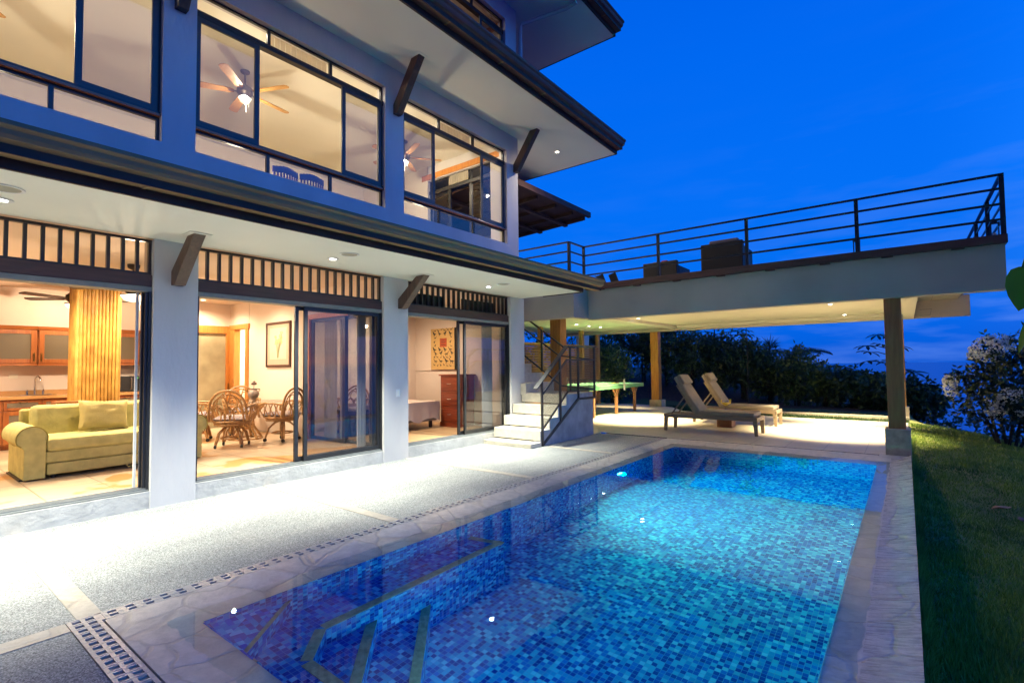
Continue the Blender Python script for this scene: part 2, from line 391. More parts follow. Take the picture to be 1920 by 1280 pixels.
# pool mosaic
def mosaic():
    m, nt, out = newmat('pool_mosaic')
    b = N(nt, 'ShaderNodeBsdfPrincipled'); L(nt, b.outputs[0], out.inputs[0]); b.inputs['Roughness'].default_value = .6; b.inputs['Specular IOR Level'].default_value = .05
    tc = N(nt, 'ShaderNodeTexCoord'); geo = N(nt, 'ShaderNodeNewGeometry')
    sc = N(nt, 'ShaderNodeVectorMath', operation='MULTIPLY_ADD')
    s = 1/.040
    sc.inputs[1].default_value = (s,s,s); sc.inputs[2].default_value = (.37,.41,.33)
    L(nt, tc.outputs['Object'], sc.inputs[0])
    fl = N(nt, 'ShaderNodeVectorMath', operation='FLOOR'); L(nt, sc.outputs[0], fl.inputs[0])
    wn = N(nt, 'ShaderNodeTexWhiteNoise'); wn.noise_dimensions = '3D'; L(nt, fl.outputs[0], wn.inputs['Vector'])
    rp = ramp(nt, [(0,(.006,.036,.30)), (.18,(.010,.080,.44)), (.36,(.018,.16,.58)), (.55,(.03,.28,.60)), (.74,(.07,.44,.70)), (.90,(.17,.58,.80))], 'CONSTANT')
    L(nt, wn.outputs['Value'], rp.inputs[0])
    fr = N(nt, 'ShaderNodeVectorMath', operation='FRACTION'); L(nt, sc.outputs[0], fr.inputs[0])
    sb = N(nt, 'ShaderNodeVectorMath', operation='SUBTRACT'); sb.inputs[1].default_value = (.5,.5,.5); L(nt, fr.outputs[0], sb.inputs[0])
    ab = N(nt, 'ShaderNodeVectorMath', operation='ABSOLUTE'); L(nt, sb.outputs[0], ab.inputs[0])
    na = N(nt, 'ShaderNodeVectorMath', operation='ABSOLUTE'); L(nt, geo.outputs['True Normal'], na.inputs[0])
    om = N(nt, 'ShaderNodeVectorMath', operation='SUBTRACT'); om.inputs[0].default_value = (1,1,1); L(nt, na.outputs[0], om.inputs[1])
    ml = N(nt, 'ShaderNodeVectorMath', operation='MULTIPLY'); L(nt, ab.outputs[0], ml.inputs[0]); L(nt, om.outputs[0], ml.inputs[1])
    sx = N(nt, 'ShaderNodeSeparateXYZ'); L(nt, ml.outputs[0], sx.inputs[0])
    m1 = N(nt, 'ShaderNodeMath', operation='MAXIMUM'); L(nt, sx.outputs[0], m1.inputs[0]); L(nt, sx.outputs[1], m1.inputs[1])
    m2 = N(nt, 'ShaderNodeMath', operation='MAXIMUM'); L(nt, m1.outputs[0], m2.inputs[0]); L(nt, sx.outputs[2], m2.inputs[1])
    gt = N(nt, 'ShaderNodeMath', operation='GREATER_THAN'); gt.inputs[1].default_value = .455; L(nt, m2.outputs[0], gt.inputs[0])
    mx = N(nt, 'ShaderNodeMix'); mx.data_type = 'RGBA'; mx.inputs[7].default_value = (.14,.34,.60,1)
    L(nt, gt.outputs[0], mx.inputs[0]); L(nt, rp.outputs[0], mx.inputs[6]); L(nt, mx.outputs[2], b.inputs['Base Color'])
    return m
M['mosaic'] = mosaic()
M['trim'] = mat('step_trim_tile', (.42,.36,.22), .4, var=.3, scale=22)

def water():
    m, nt, out = newmat('pool_water')
    g = N(nt, 'ShaderNodeBsdfGlass'); g.inputs['IOR'].default_value = 1.333; g.inputs['Roughness'].default_value = 0
    g.inputs['Color'].default_value = (.74,.97,1,1)
    tc = N(nt, 'ShaderNodeTexCoord'); nz = N(nt, 'ShaderNodeTexNoise'); nz.inputs['Scale'].default_value = 3.5; nz.inputs['Detail'].default_value = 2
    L(nt, tc.outputs['Object'], nz.inputs['Vector'])
    bp = N(nt, 'ShaderNodeBump'); bp.inputs['Strength'].default_value = .018; bp.inputs['Distance'].default_value = .05
    L(nt, nz.outputs['Fac'], bp.inputs['Height']); L(nt, bp.outputs[0], g.inputs['Normal'])
    L(nt, g.outputs[0], out.inputs[0]); return m
M['water'] = water()
M['water_film'] = glass('water_film', (.84,.92,.94), 1.333)

def leafmat(name, dark, light, rough=.55, trans=.15):
    m, nt, out = newmat(name)
    b = N(nt, 'ShaderNodeBsdfPrincipled'); b.inputs['Roughness'].default_value = rough
    geo = N(nt, 'ShaderNodeNewGeometry')
    rp = ramp(nt, [(0, dark), (.6, tuple((a+c)/2 for a, c in zip(dark, light))), (1, light)])
    L(nt, geo.outputs['Random Per Island'], rp.inputs[0]); L(nt, rp.outputs[0], b.inputs['Base Color'])
    tl = N(nt, 'ShaderNodeBsdfTranslucent'); L(nt, rp.outputs[0], tl.inputs[0])
    mx = N(nt, 'ShaderNodeMixShader'); mx.inputs[0].default_value = trans
    L(nt, b.outputs[0], mx.inputs[1]); L(nt, tl.outputs[0], mx.inputs[2]); L(nt, mx.outputs[0], out.inputs[0])
    return m
M['leaf_dark'] = leafmat('hedge_leaves', (.022,.042,.020), (.08,.13,.045))
M['leaf_mid'] = leafmat('bush_leaves', (.035,.065,.022), (.11,.17,.045))
M['leaf_cec'] = leafmat('umbrella_leaves', (.015,.03,.018), (.035,.06,.03))
M['leaf_palm'] = leafmat('palm_leaves', (.012,.026,.016), (.03,.055,.025))
M['blossom'] = leafmat('white_blossom', (.74,.76,.72), (.92,.93,.90), .8, .2)
M['leaf_near'] = leafmat('broad_leaf', (.12,.26,.012), (.15,.30,.015), .4, .25)
def grassmat():
    m = leafmat('grass_blades', (.14,.25,.04), (.30,.44,.08), .6, .2); nt = m.node_tree
    rp = [n for n in nt.nodes if n.type == 'VALTORGB'][0]
    tc = N(nt, 'ShaderNodeTexCoord'); nz = N(nt, 'ShaderNodeTexNoise'); nz.inputs['Scale'].default_value = 1.6; nz.inputs['Detail'].default_value = 5; L(nt, tc.outputs['Object'], nz.inputs['Vector'])
    r2 = ramp(nt, [(.32,(.45,.55,.6)), (.5,(.95,.95,.9)), (.68,(1.35,1.12,.9))]); L(nt, nz.outputs['Fac'], r2.inputs[0])
    mu = N(nt, 'ShaderNodeMix'); mu.data_type = 'RGBA'; mu.blend_type = 'MULTIPLY'; mu.inputs[0].default_value = 1
    for lk in list(rp.outputs[0].links):
        to = lk.to_socket; nt.links.remove(lk); L(nt, mu.outputs[2], to)
    L(nt, rp.outputs[0], mu.inputs[6]); L(nt, r2.outputs[0], mu.inputs[7]); return m
M['grassblade'] = grassmat()
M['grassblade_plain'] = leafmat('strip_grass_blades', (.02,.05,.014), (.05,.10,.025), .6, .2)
M['grass'] = mat('lawn_ground', (.09,.12,.03), .95, var=.4, scale=3, bump=.6, bscale=40, col2=(.24,.24,.06))

def seamat():
    m, nt, out = newmat('sea_water')
    b = N(nt, 'ShaderNodeBsdfPrincipled'); b.inputs['Base Color'].default_value = (.004,.09,.42,1); b.inputs['Roughness'].default_value = .25
    tc = N(nt, 'ShaderNodeTexCoord'); nz = N(nt, 'ShaderNodeTexNoise'); nz.inputs['Scale'].default_value = .02; nz.inputs['Detail'].default_value = 6
    L(nt, tc.outputs['Object'], nz.inputs['Vector'])
    bp = N(nt, 'ShaderNodeBump'); bp.inputs['Strength'].default_value = .3; bp.inputs['Distance'].default_value = 1
    L(nt, nz.outputs['Fac'], bp.inputs['Height']); L(nt, bp.outputs[0], b.inputs['Normal']); L(nt, b.outputs[0], out.inputs[0])
    return m
M['sea'] = seamat()

# ================================================================== THE SETTING
def sm(a, b, x):
    t = max(0, min(1, (x-a)/(b-a))); return t*t*(3-2*t)
def lawn_z(x, y):
    z0 = -.30 + .25*sm(8.5, 12.5, y)
    if x <= 0: z = z0
    else:
        z = z0 - .06*x - .045*x*x*(1 if x < 6 else 6/x)
        # the slope drops away behind a rounded crest
        e = y - (17.2 - .5*x)
        if e > 0: z -= min(.16*e*e, .9*e)*sm(0, .8, x)
        if x > 6: z -= .35*(x-6)
    if x < -1 and y > 19:                                   # soil bank behind the patio
        z += 1.1*sm(19.5, 24.5, y)*sm(-3, -8, x)
    if y > 24: z -= .35*(y-24)*sm(-14, 0, x)
    z += .03*noise.noise((x*.7, y*.7, 0))
    return max(z, -58)
def height_grid(name, xs, ys, f, m, kind='structure'):
    mb = MB(); nx = len(xs)
    for y in ys:
        for x in xs: mb.v.append((x, y, f(x, y)))
    for j in range(len(ys)-1):
        for i in range(nx-1):
            mb.f.append((j*nx+i, j*nx+i+1, (j+1)*nx+i+1, (j+1)*nx+i))
    o = build(name, mb, m, smooth=True, recalc=False); o['kind'] = kind; return o
def frange(a, b, n): return [a+(b-a)*i/(n-1) for i in range(n)]
# lawn to the right of the pool and hillside beyond it
height_grid('lawn', frange(.03, 6, 40)+frange(6.5, 90, 34), frange(-14, 24, 90)+frange(25, 110, 30), lawn_z, M['grass'])
# ground behind the patio (grass strip, then bare red soil under the hedge)
def soilgrass():
    m, nt, out = newmat('grass_and_soil')
    b = N(nt, 'ShaderNodeBsdfPrincipled'); L(nt, b.outputs[0], out.inputs[0]); b.inputs['Roughness'].default_value = .95
    tc = N(nt, 'ShaderNodeTexCoord'); sp = N(nt, 'ShaderNodeSeparateXYZ'); L(nt, tc.outputs['Object'], sp.inputs[0])
    nz = N(nt, 'ShaderNodeTexNoise'); nz.inputs['Scale'].default_value = 1.3; nz.inputs['Detail'].default_value = 6; L(nt, tc.outputs['Object'], nz.inputs['Vector'])
    ad = N(nt, 'ShaderNodeMath', operation='MULTIPLY_ADD'); ad.inputs[1].default_value = 1.2
    L(nt, nz.outputs['Fac'], ad.inputs[0]); L(nt, sp.outputs[1], ad.inputs[2])
    mr = N(nt, 'ShaderNodeMapRange'); mr.inputs['From Min'].default_value = 20.9; mr.inputs['From Max'].default_value = 21.3; L(nt, ad.outputs[0], mr.inputs['Value'])
    n2 = N(nt, 'ShaderNodeTexNoise'); n2.inputs['Scale'].default_value = 14; n2.inputs['Detail'].default_value = 6; L(nt, tc.outputs['Object'], n2.inputs['Vector'])
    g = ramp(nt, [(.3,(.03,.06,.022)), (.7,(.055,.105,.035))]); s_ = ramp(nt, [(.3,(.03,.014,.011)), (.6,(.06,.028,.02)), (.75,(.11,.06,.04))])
    L(nt, n2.outputs['Fac'], g.inputs[0]); L(nt, n2.outputs['Fac'], s_.inputs[0])
    mx = N(nt, 'ShaderNodeMix'); mx.data_type = 'RGBA'; L(nt, mr.outputs[0], mx.inputs[0]); L(nt, g.outputs[0], mx.inputs[6]); L(nt, s_.outputs[0], mx.inputs[7])
    L(nt, mx.outputs[2], b.inputs['Base Color'])
    bp = N(nt, 'ShaderNodeBump'); bp.inputs['Strength'].default_value = .7; bp.inputs['Distance'].default_value = .04
    L(nt, n2.outputs['Fac'], bp.inputs['Height']); L(nt, bp.outputs[0], b.inputs['Normal'])
    return m
M['soilgrass'] = soilgrass()
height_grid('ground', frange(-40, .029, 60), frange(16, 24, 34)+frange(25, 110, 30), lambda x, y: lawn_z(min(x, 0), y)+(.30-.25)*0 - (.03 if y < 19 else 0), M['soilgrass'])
mb = MB(); mb.quad((-40,-30,-2.2), (.02,-30,-2.2), (.02,16.2,-2.2), (-40,16.2,-2.2))
struct('terrain', mb, M['soil'])
mb = MB()
nsea = 64
mb.v.append((0,0,-60))
for i in range(nsea): mb.v.append((30000*math.cos(2*PI*i/nsea), 30000*math.sin(2*PI*i/nsea), -60))
for i in range(nsea): mb.f.append((0, 1+i, 1+(i+1) % nsea))
struct('sea', mb, M['sea'])
# kerb line in the grass strip behind the patio
struct('kerb', MB().box(-5.2, .02, 18.08, 18.2, -.15, .03), M['strip'])

# grass blades on the visible lawn
mb = MB(); rg = random.Random(3)
for i in range(90000):
    y = 1.6 + 15.5*(rg.random()**1.5); x = .05 + (0.25 + .22*y)*rg.random()
    z = lawn_z(x, y); h = rg.uniform(.025, .06)*(1.25 if y < 7 else 1); w = rg.uniform(.003, .006)*(1+y*.05)
    a = rg.random()*2*PI; lean = rg.uniform(.0, .045)
    dx, dy = math.cos(a), math.sin(a); b2 = rg.random()*2*PI
    lx, ly = math.cos(b2)*lean, math.sin(b2)*lean
    h *= .75+.9*max(0, noise.noise((x*1.9, y*1.9, 7))+.25)
    mb.tri((x-dx*w, y-dy*w, z-.004), (x+dx*w, y+dy*w, z-.004), (x+lx, y+ly, z+h))
for i in range(5000):                                        # longer fringe along the pool wall
    y = 1.6+12*rg.random()**1.4; x = .032+.05*rg.random()**2; z = lawn_z(x, y); h = rg.uniform(.08,.26)*(.4+.6*abs(noise.noise((0,y*1.3,3))*2)); w = rg.uniform(.003,.006)
    a = rg.random()*6.28; mb.tri((x-w*math.cos(a), y-w*math.sin(a), z), (x+w*math.cos(a), y+w*math.sin(a), z), (x+rg.uniform(-.02,.07), y+rg.uniform(-.06,.06), z+h))
g = build('grass', mb, M['grassblade'], recalc=False); tag(g, kind='stuff')
# grass blades on the strip behind the patio
mb = MB()
for i in range(26000):
    x = rg.uniform(-9, 0); y = rg.uniform(16.8, 19.6)
    if x < -5.4 and y < 17.2+(-5.4-x)*1.0: continue
    z = lawn_z(min(x,0), y)-.02; h = rg.uniform(.03, .08); w = rg.uniform(.006, .011)
    a = rg.random()*2*PI; dx, dy = math.cos(a), math.sin(a); lx, ly = rg.uniform(-.04,.04), rg.uniform(-.04,.04)
    mb.tri((x-dx*w, y-dy*w, z-.004), (x+dx*w, y+dy*w, z-.004), (x+lx, y+ly, z+h))
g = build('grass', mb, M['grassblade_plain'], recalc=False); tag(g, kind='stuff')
# a few fallen leaves
for (x, y, a, lab) in ((.92, 9.2, .4, 'pale curled fallen leaf lying on the lawn, the left of two'), (1.08, 8.75, 1.9, 'dark reddish fallen leaf lying on the lawn, the right of two')):
    mb = MB(); z = lawn_z(x, y)+.05
    pts = [(-.11,0,.0),(-.04,.05,.03),(.05,.045,.02),(.12,0,.035),(.05,-.05,.025),(-.04,-.045,.035)]
    mb.poly([(x+p[0]*math.cos(a)-p[1]*math.sin(a), y+p[0]*math.sin(a)+p[1]*math.cos(a), z+p[2]) for p in pts])
    mb.poly([(x+p[0]*math.cos(a)-p[1]*math.sin(a), y+p[0]*math.sin(a)+p[1]*math.cos(a), z+p[2]-.004) for p in reversed(pts)])
    tag(build('fallen_leaf', mb, M['rattan'] if 'pale' in lab else M['picframe'], recalc=False), lab, 'leaf', 'fallen leaves on the lawn')

# ---- deck, strips, drains, coping
struct('pool_deck', MB().poly([(-7.25,-8,0), (-4.25,-8,0), (-4.25,10.66,0), (-5.55,10.66,0), (-5.55,10.6,0), (-7.25,10.6,0)]), M['pebble'])
struct('pool_deck', MB().poly([(-4.25,-8,0), (6,-8,0), (.02,.82,0), (-4.25,.82,0)]).quad((.02,.82,0),(.02,.82,-.6),(6,-8,-.6),(6,-8,0)), M['pebble'])
mb = MB()
for y0, w in ((.88,.13), (3.38,.12), (5.84,.12), (8.3,.12), (-1.6,.12)):
    mb.box(-6.99, -4.25, y0, y0+w, -.02, .004)
mb.box(-4.24, -4.09, -8, .82, -.02, .0045)
struct('paving_strip', mb, M['strip'])
M['grate'] = mat('drain_grate_plastic', (.42,.40,.36), .35, var=.12, scale=30)
def grate(x0, x1, y0, y1, along, cells, rows):
    """perforated grate: long rails and cross bars with open slots between"""
    mb = MB(); z0, z1 = -.02, .006
    if along == 'y':
        L_ = (y1-y0)/cells; w = (x1-x0)
        rails = [x0+w*i/rows for i in range(rows+1)]
        for i, x in enumerate(rails): mb.box(x-.011, x+.011, y0, y1, z0, z1)
        for k in range(cells+1):
            y = y0+L_*k; mb.box(x0, x1, y-.027, y+.027, z0, z1-.0015)
        for k in range(cells+1): mb.box(x0-.012, x1+.012, y0+L_*k-.002, y0+L_*k+.002, z0, z1+.001)
    else:
        L_ = (x1-x0)/cells; w = (y1-y0)
        rails = [y0+w*i/rows for i in range(rows+1)]
        for y in rails: mb.box(x0, x1, y-.011, y+.011, z0, z1)
        for k in range(cells+1):
            x = x0+L_*k; mb.box(x-.018, x+.018, y0, y1, z0, z1-.0015)
        for k in range(0, cells+1): mb.box(x0+L_*k-.002, x0+L_*k+.002, y0-.012, y1+.012, z0, z1+.001)
    return mb
tag(build('drain_grate', grate(-4.235, -4.115, 1.0, 10.6, 'y', 96, 2), M['grate']), 'long cream slotted drain grate along the house side of the pool', 'drain')
tag(build('drain_grate', grate(-4.235, -.3, .835, .965, 'x', 50, 2), M['grate']), 'short double row drain grate at the near corner of the pool', 'drain')
tag(build('drain_grate', grate(-5.55, -.45, 10.68, 10.74, 'x', 60, 1), M['black']), 'thin dark slot drain between the pool coping and the patio', 'drain')
mb = MB()
mb.box(-4.25, -4.1, .8, 10.66, -.25, -.007); mb.box(-4.1, 0, .82, .98, -.25, -.007); mb.box(-5.55, -.4, 10.66, 10.77, -.2, -.05)
struct('drain_channel', mb, mat('channel_concrete', (.46,.36,.26), .8, var=.3, scale=12))  # tan and filled close to the grate so the slots read as lit

# pool coping: gently dished slabs that dip under the water towards the pool
PX0, PX1, PY0, PY1 = -3.62, -.41, 1.38, 9.78
def cop(x, y):
    # distance from inner edge, normalised
    if x < PX0+1e-6 and PY0-.5 <= y: d = (PX0-x)/.48
    else: d = 0
    dl = (PX0-x)/.47 if x < PX0 else 0
    dr = (x-PX1)/.43 if x > PX1 else 0
    dn = (PY0-y)/.40 if y < PY0 else 0
    df = (y-PY1)/.88 if y > PY1 else 0
    d = max(dl, dr, dn, df)
    nz = noise.noise((x*4, y*4, 1.3))*.0022 + noise.noise((x*15, y*15, 4))*.0022
    z = -.030 + .040*min(1, d) + nz
    if dr >= max(dl, dn, df): z = -.030 + .080*min(1, dr)**1.6 + nz*1.5 + (noise.noise((x*4, y*21, 9))*.004 if dr > .45 else 0)
    return z
def cop_strip(xs, ys):
    mb = MB(); nx = len(xs)
    for y in ys:
        for x in xs: mb.v.append((x, y, cop(x, y)))
    for j in range(len(ys)-1):
        for i in range(nx-1): mb.f.append((j*nx+i, j*nx+i+1, (j+1)*nx+i+1, (j+1)*nx+i))
    return mb
mb = MB()
def addmb(a, b):
    n = len(a.v); a.v += b.v; a.f += [tuple(i+n for i in f) for f in b.f]
addmb(mb, cop_strip(frange(-4.09, PX0, 16), frange(.985, 10.66, 300)))
addmb(mb, cop_strip(frange(PX0, PX1, 70), frange(.985, PY0, 14)))
addmb(mb, cop_strip(frange(PX0, PX1, 70), frange(PY1, 10.66, 24)))
addmb(mb, cop_strip(frange(PX1, .02, 24), frange(.5, 11.02, 420)))
# outer edge faces
mb.quad((.02,.5,.045), (.02,.5,-.7), (.02,11.02,-.7), (.02,11.02,.045))
mb.quad((-4.09,.985,.01), (-4.09,.985,-.1), (-4.09,10.66,-.1), (-4.09,10.66,.01))
mb.quad((-4.09,.985,.01), (-4.09,.985,-.1), (PX1,.985,-.1), (PX1,.985,.01))
def rimmat():
    m = M['coping'].copy(); m.name = 'wet_overflow_stone'; nt = m.node_tree
    b = [n for n in nt.nodes if n.type == 'BSDF_PRINCIPLED'][0]
    tc = N(nt, 'ShaderNodeTexCoord'); mp = N(nt, 'ShaderNodeMapping'); mp.inputs['Scale'].default_value = (5,34,5); L(nt, tc.outputs['Object'], mp.inputs[0])
    nz = N(nt, 'ShaderNodeTexNoise'); nz.inputs['Scale'].default_value = 1; nz.inputs['Detail'].default_value = 5; nz.inputs['Roughness'].default_value = .6; L(nt, mp.outputs[0], nz.inputs['Vector'])
    rr = ramp(nt, [(.42,(.12,.12,.12)), (.6,(.55,.55,.55))]); L(nt, nz.outputs['Fac'], rr.inputs[0])
    for lk in list(b.inputs['Roughness'].links): nt.links.remove(lk)
    L(nt, rr.outputs[0], b.inputs['Roughness'])
    bp = N(nt, 'ShaderNodeBump'); bp.inputs['Strength'].default_value = .8; bp.inputs['Distance'].default_value = .02
    old = b.inputs['Normal'].links[0].from_socket; nt.links.remove(b.inputs['Normal'].links[0])
    L(nt, nz.outputs['Fac'], bp.inputs['Height']); L(nt, old, bp.inputs['Normal']); L(nt, bp.outputs[0], b.inputs['Normal']); return m
cpg = struct('pool_coping', mb, M['coping'], recalc=False, smooth=True)
cpg.data.materials.append(rimmat())
for p in cpg.data.polygons:
    if p.center.x > -.24 and p.center.y < 10.5: p.material_index = 1
cpg.cycles.is_caustics_receiver = True

# pool basin with corner steps and side bench (apparent depths)
FZ = -1.30
mb = MB()
ze = -.031
def wall(a, b, z0, z1): mb.quad((a[0],a[1],z0), (b[0],b[1],z0), (b[0],b[1],z1), (a[0],a[1],z1))
mb.quad((PX0,PY0,FZ), (PX1,PY0,FZ), (PX1,PY1,FZ), (PX0,PY1,FZ))
wall((PX0,PY0), (PX0,PY1), FZ, ze); wall((PX0,PY1), (PX1,PY1), FZ, ze)
wall((PX1,PY1), (PX1,PY0), FZ, ze); wall((PX1,PY0), (PX0,PY0), FZ, ze)
# bench outline (inner edge) and wall edge
BZ = -.47
bench = [(-3.24,4.0), (-3.24,2.02), (-2.99,1.77), (-.9,1.77)]
mb.poly([(PX0,3.92,BZ), (-3.24,4.0,BZ), (-3.24,2.02,BZ), (-2.99,1.77,BZ), (-.9,1.77,BZ), (-.9,PY0,BZ), (PX0,PY0,BZ)])
for a, b in zip(bench[:-1], bench[1:]): wall(a, b, FZ, BZ)
wall((PX0,3.92), (-3.24,4.0), FZ, BZ); wall((-.9,1.77), (-.9,PY0), FZ, BZ)
# first corner step
S1 = [(PX0,1.97), (-3.13,PY0)]
mb.poly([(PX0,PY0,-.1), (PX0,1.97,-.24), (-3.13,PY0,-.24)]); wall(S1[0], S1[1], BZ, -.24)
# two lower corner steps
T2 = [(-3.24,2.45), (-2.56,1.77)]; T3 = [(-3.24,3.0), (-2.1,1.77)]
mb.poly([(-3.24,2.02,-.72), (-3.24,2.45,-.72), (-2.56,1.77,-.72), (-2.99,1.77,-.72)]); wall(T2[0], T2[1], -.95, -.72)
mb.poly([(-3.24,2.45,-.95), (-3.24,3.0,-.95), (-2.1,1.77,-.95), (-2.56,1.77,-.95)]); wall(T3[0], T3[1], FZ, -.95)
basin = struct('pool_basin', mb, M['mosaic'], recalc=False)
basin.cycles.is_caustics_receiver = True
tb = MB()
def trim(a, b, z, w=.075):
    a = Vector((a[0],a[1],z+.003)); b = Vector((b[0],b[1],z+.003)); tb.bar(a, b, w, .014)
def inset(a, b, w=.036):
    a = Vector(a); b = Vector(b); d = (b-a).normalized(); n_ = Vector((-d.y, d.x)); return a, b, n_*w
for a, b, z, sgn in ((bench[0],bench[1],BZ,-1), (bench[1],bench[2],BZ-.001,-1), (bench[2],bench[3],BZ,-1), ((PX0,3.92),bench[0],BZ-.0005,-1), (S1[0],S1[1],-.24,-1), (T2[0],T2[1],-.72,-1), (T3[0],T3[1],-.95,-1)):
    a2, b2, n_ = inset(a, b); trim(a2+n_*sgn, b2+n_*sgn, z)
build('step_trim', tb, M['trim'], parent=basin)
dr = MB().lathe([(.0,.0),(.09,.0),(.09,.012),(.08,.02),(0,.022)], (-2.42,3.55,FZ+.001), 24)
dr.lathe([(.0,.0),(.13,.0),(.13,.012),(.11,.02),(0,.022)], (-1.0,7.4,FZ+.001), 24)
build('floor_drain', dr, M['mosaic'], parent=basin)
# water sheet
mb = MB(); wz = -.014
mb.quad((PX0,PY0,wz), (PX1,PY0,wz), (PX1,PY1,wz), (PX0,PY1,wz))
for x0, x1, y0, y1 in ((-4.085,PX0,.99,10.655), (PX1,.0,.99,10.655), (PX0,PX1,.99,PY0), (PX0,PX1,PY1,10.655)):
    mb.quad((x0,y0,wz), (x1,y0,wz), (x1,y1,wz), (x0,y1,wz))
wat = struct('pool_water', mb, M['water'], recalc=False)
wat.data.materials.append(M['water_film'])        # the shallow film over the coping
for p in wat.data.polygons: p.material_index = 0 if p.index == 0 else 1
wat.cycles.is_caustics_caster = True

# patio under the terrace
patio = [(-.0,10.77), (-.0,16.66), (-2.2,16.62), (-5.5,16.9), (-6.0,17.1), (-6.85,18.35), (-8.2,19.0), (-13,19.0), (-13,9.22), (-5.74,9.22), (-5.74,10.77)]
mb = MB().poly([(p[0],p[1],.004) for p in patio])
for a, b in zip(patio, patio[1:]): mb.quad((a[0],a[1],.004), (b[0],b[1],.004), (b[0],b[1],-.4), (a[0],a[1],-.4))
struct('patio', mb, M['patio'])

# ================================================================== THE HOUSE
house = thing('house', 'three storey stuccoed villa with deep brown eaves and warmly lit glazed rooms', 'house', (-9, 4, 0))
def H(name, mb, m, **k):
    return build(name, mb, m, parent=k.pop('parent', house), **k)
W = -6.94; YN = -11.0; YE = 9.2
# ---- ground storey
cols = [(-11.4,-10.9), (-7.98,-7.50), (-4.63,-4.15), (-1.28,-.80), (2.07,2.545), (5.39,5.92), (8.87,9.38)]
for a, b in cols:
    H('column', MB().box(W-.34, W, a, b, -.02, 3.14), M['stucco'], bevel=.006)
for (a, b), (c, d) in zip(cols, cols[1:]):
    H('sill_wall', MB().box(W-.30, W-.012, b, c, -.02, .195), M['stucco_rough'])
# header, track, transom grille, sliding doors per bay
def slide_panel(y0, y1, x, handle_at=None, name='sliding_door'):
    s = .055
    mb = MB()
    mb.box(x-.018, x+.018, y0, y0+s, .235, 2.51); mb.box(x-.018, x+.018, y1-s, y1, .235, 2.51)
    mb.box(x-.0165, x+.0165, y0+s, y1-s, .235, .30); mb.box(x-.0165, x+.0165, y0+s, y1-s, 2.455, 2.51)
    d = H(name, mb, M['alu'])
    H('pane', MB().quad((x,y0+s-.004,.295),(x,y1-s+.004,.295),(x,y1-s+.004,2.46),(x,y0+s-.004,2.46)), M['glass'], parent=d, recalc=False)
    if handle_at is not None:
        H('handle', MB().box(x+.018, x+.034, handle_at-.012, handle_at+.012, 1.05, 1.38), M['alu'], parent=d, bevel=.004)
    return d
for (a, b), (c, d) in zip(cols[1:], cols[2:]):
    y0, y1 = b, c
    H('door_header', MB().box(W-.20, W-.05, y0, y1, 2.575, 2.715), M['header'], bevel=.004)
    H('door_track', MB().box(W-.24, W-.045, y0, y1, 2.515, 2.572), M['track'])
    tr = MB().box(W-.24, W-.03, y0, y1, .197, .214)
    for k in range(4): tr.box(W-.215+k*.05, W-.203+k*.05, y0, y1, .214, .232)
    H('door_track', tr, M['track'])
    g = MB()
    n = max(1, round((y1-y0)/.139)); st = (y1-y0)/n
    g.box(W-.145, W-.085, y0, y1, 2.718, 2.745); g.box(W-.145, W-.085, y0, y1, 3.108, 3.138)
    for k in range(n+1):
        y = min(max(y0+k*st, y0+.016), y1-.016); g.box(W-.14, W-.09, y-.016, y+.016, 2.745, 3.108)
    H('transom_grille', g, M['alu'])
    H('door_jamb', MB().box(W-.24, W-.045, y1-.03, y1-.001, .215, 2.515), M['alu'])
    H('door_jamb', MB().box(W-.24, W-.045, y0+.001, y0+.03, .215, 2.515), M['alu'])
slide_panel(4.00, 5.37, W-.09, 4.04); slide_panel(3.89, 5.30, W-.15)
slide_panel(7.43, 8.86, W-.09, 7.47); slide_panel(7.31, 8.78, W-.15)
slide_panel(-.77, .62, W-.09); slide_panel(-.70, .70, W-.15)
# dark jamb stiles of a door folded against column at the near bay
H('sliding_door', MB().box(W-.108, W-.072, 2.012, 2.066, .235, 2.51).box(W-.168, W-.132, 1.995, 2.045, .235, 2.51), M['alu'])
# rooms on the ground floor
CZ = 3.16
H('floor', MB().poly([(W-.3,YN,.2), (W-.3,5.45,.2), (-13.4,5.45,.2), (-13.4,YN,.2)]).box(-13.4, W-.3, YN, 5.45, .05, .19), M['ifloor'])
H('floor', MB().box(-10.5, W-.3, 5.45, 9.0, .05, .2), M['bfloor'])
H('ceiling', MB().box(-13.4, W-.02, YN, 9.2, CZ, CZ+.12), M['iwall'])
wl = MB()
wl.box(-13.25, -13.03, YN, 4.72, .2, CZ)                       # kitchen wall
wl.box(-13.25, -13.03, 5.5, 5.65, .2, CZ); wl.box(-13.25, -13.03, 4.72, 5.5, 2.63, CZ)
wl.box(-13.02, -12.35, 3.58, 3.68, .2, CZ)                      # stub wall beside kitchen
wl.box(-13.03, -12.78, 5.5, 5.6, 2.63, CZ); wl.box(-12.78, -12.06, 5.5, 5.6, 2.63, CZ)
wl.box(-12.04, -9.46, 5.5, 5.6, .2, CZ)                         # dining wall
wl.box(-9.46, W-.34, 5.5, 5.6, 2.66, CZ)
wl.box(-13.4, W-.3, YN-.1, YN, .2, CZ)
H('interior_wall', wl, M['iwall'])
wb = MB()
wb.box(-10.35, -10.2, 5.6, 9.0, .2, CZ); wb.box(-10.35, W-.34, 8.95, 9.1, .2, CZ)
H('interior_wall', wb, M['iwall'])
# niche step in bedroom walls
H('wall_ledge', MB().box(-10.2, -9.1, 8.93, 8.95, 1.50, 1.52), M['iwall'])
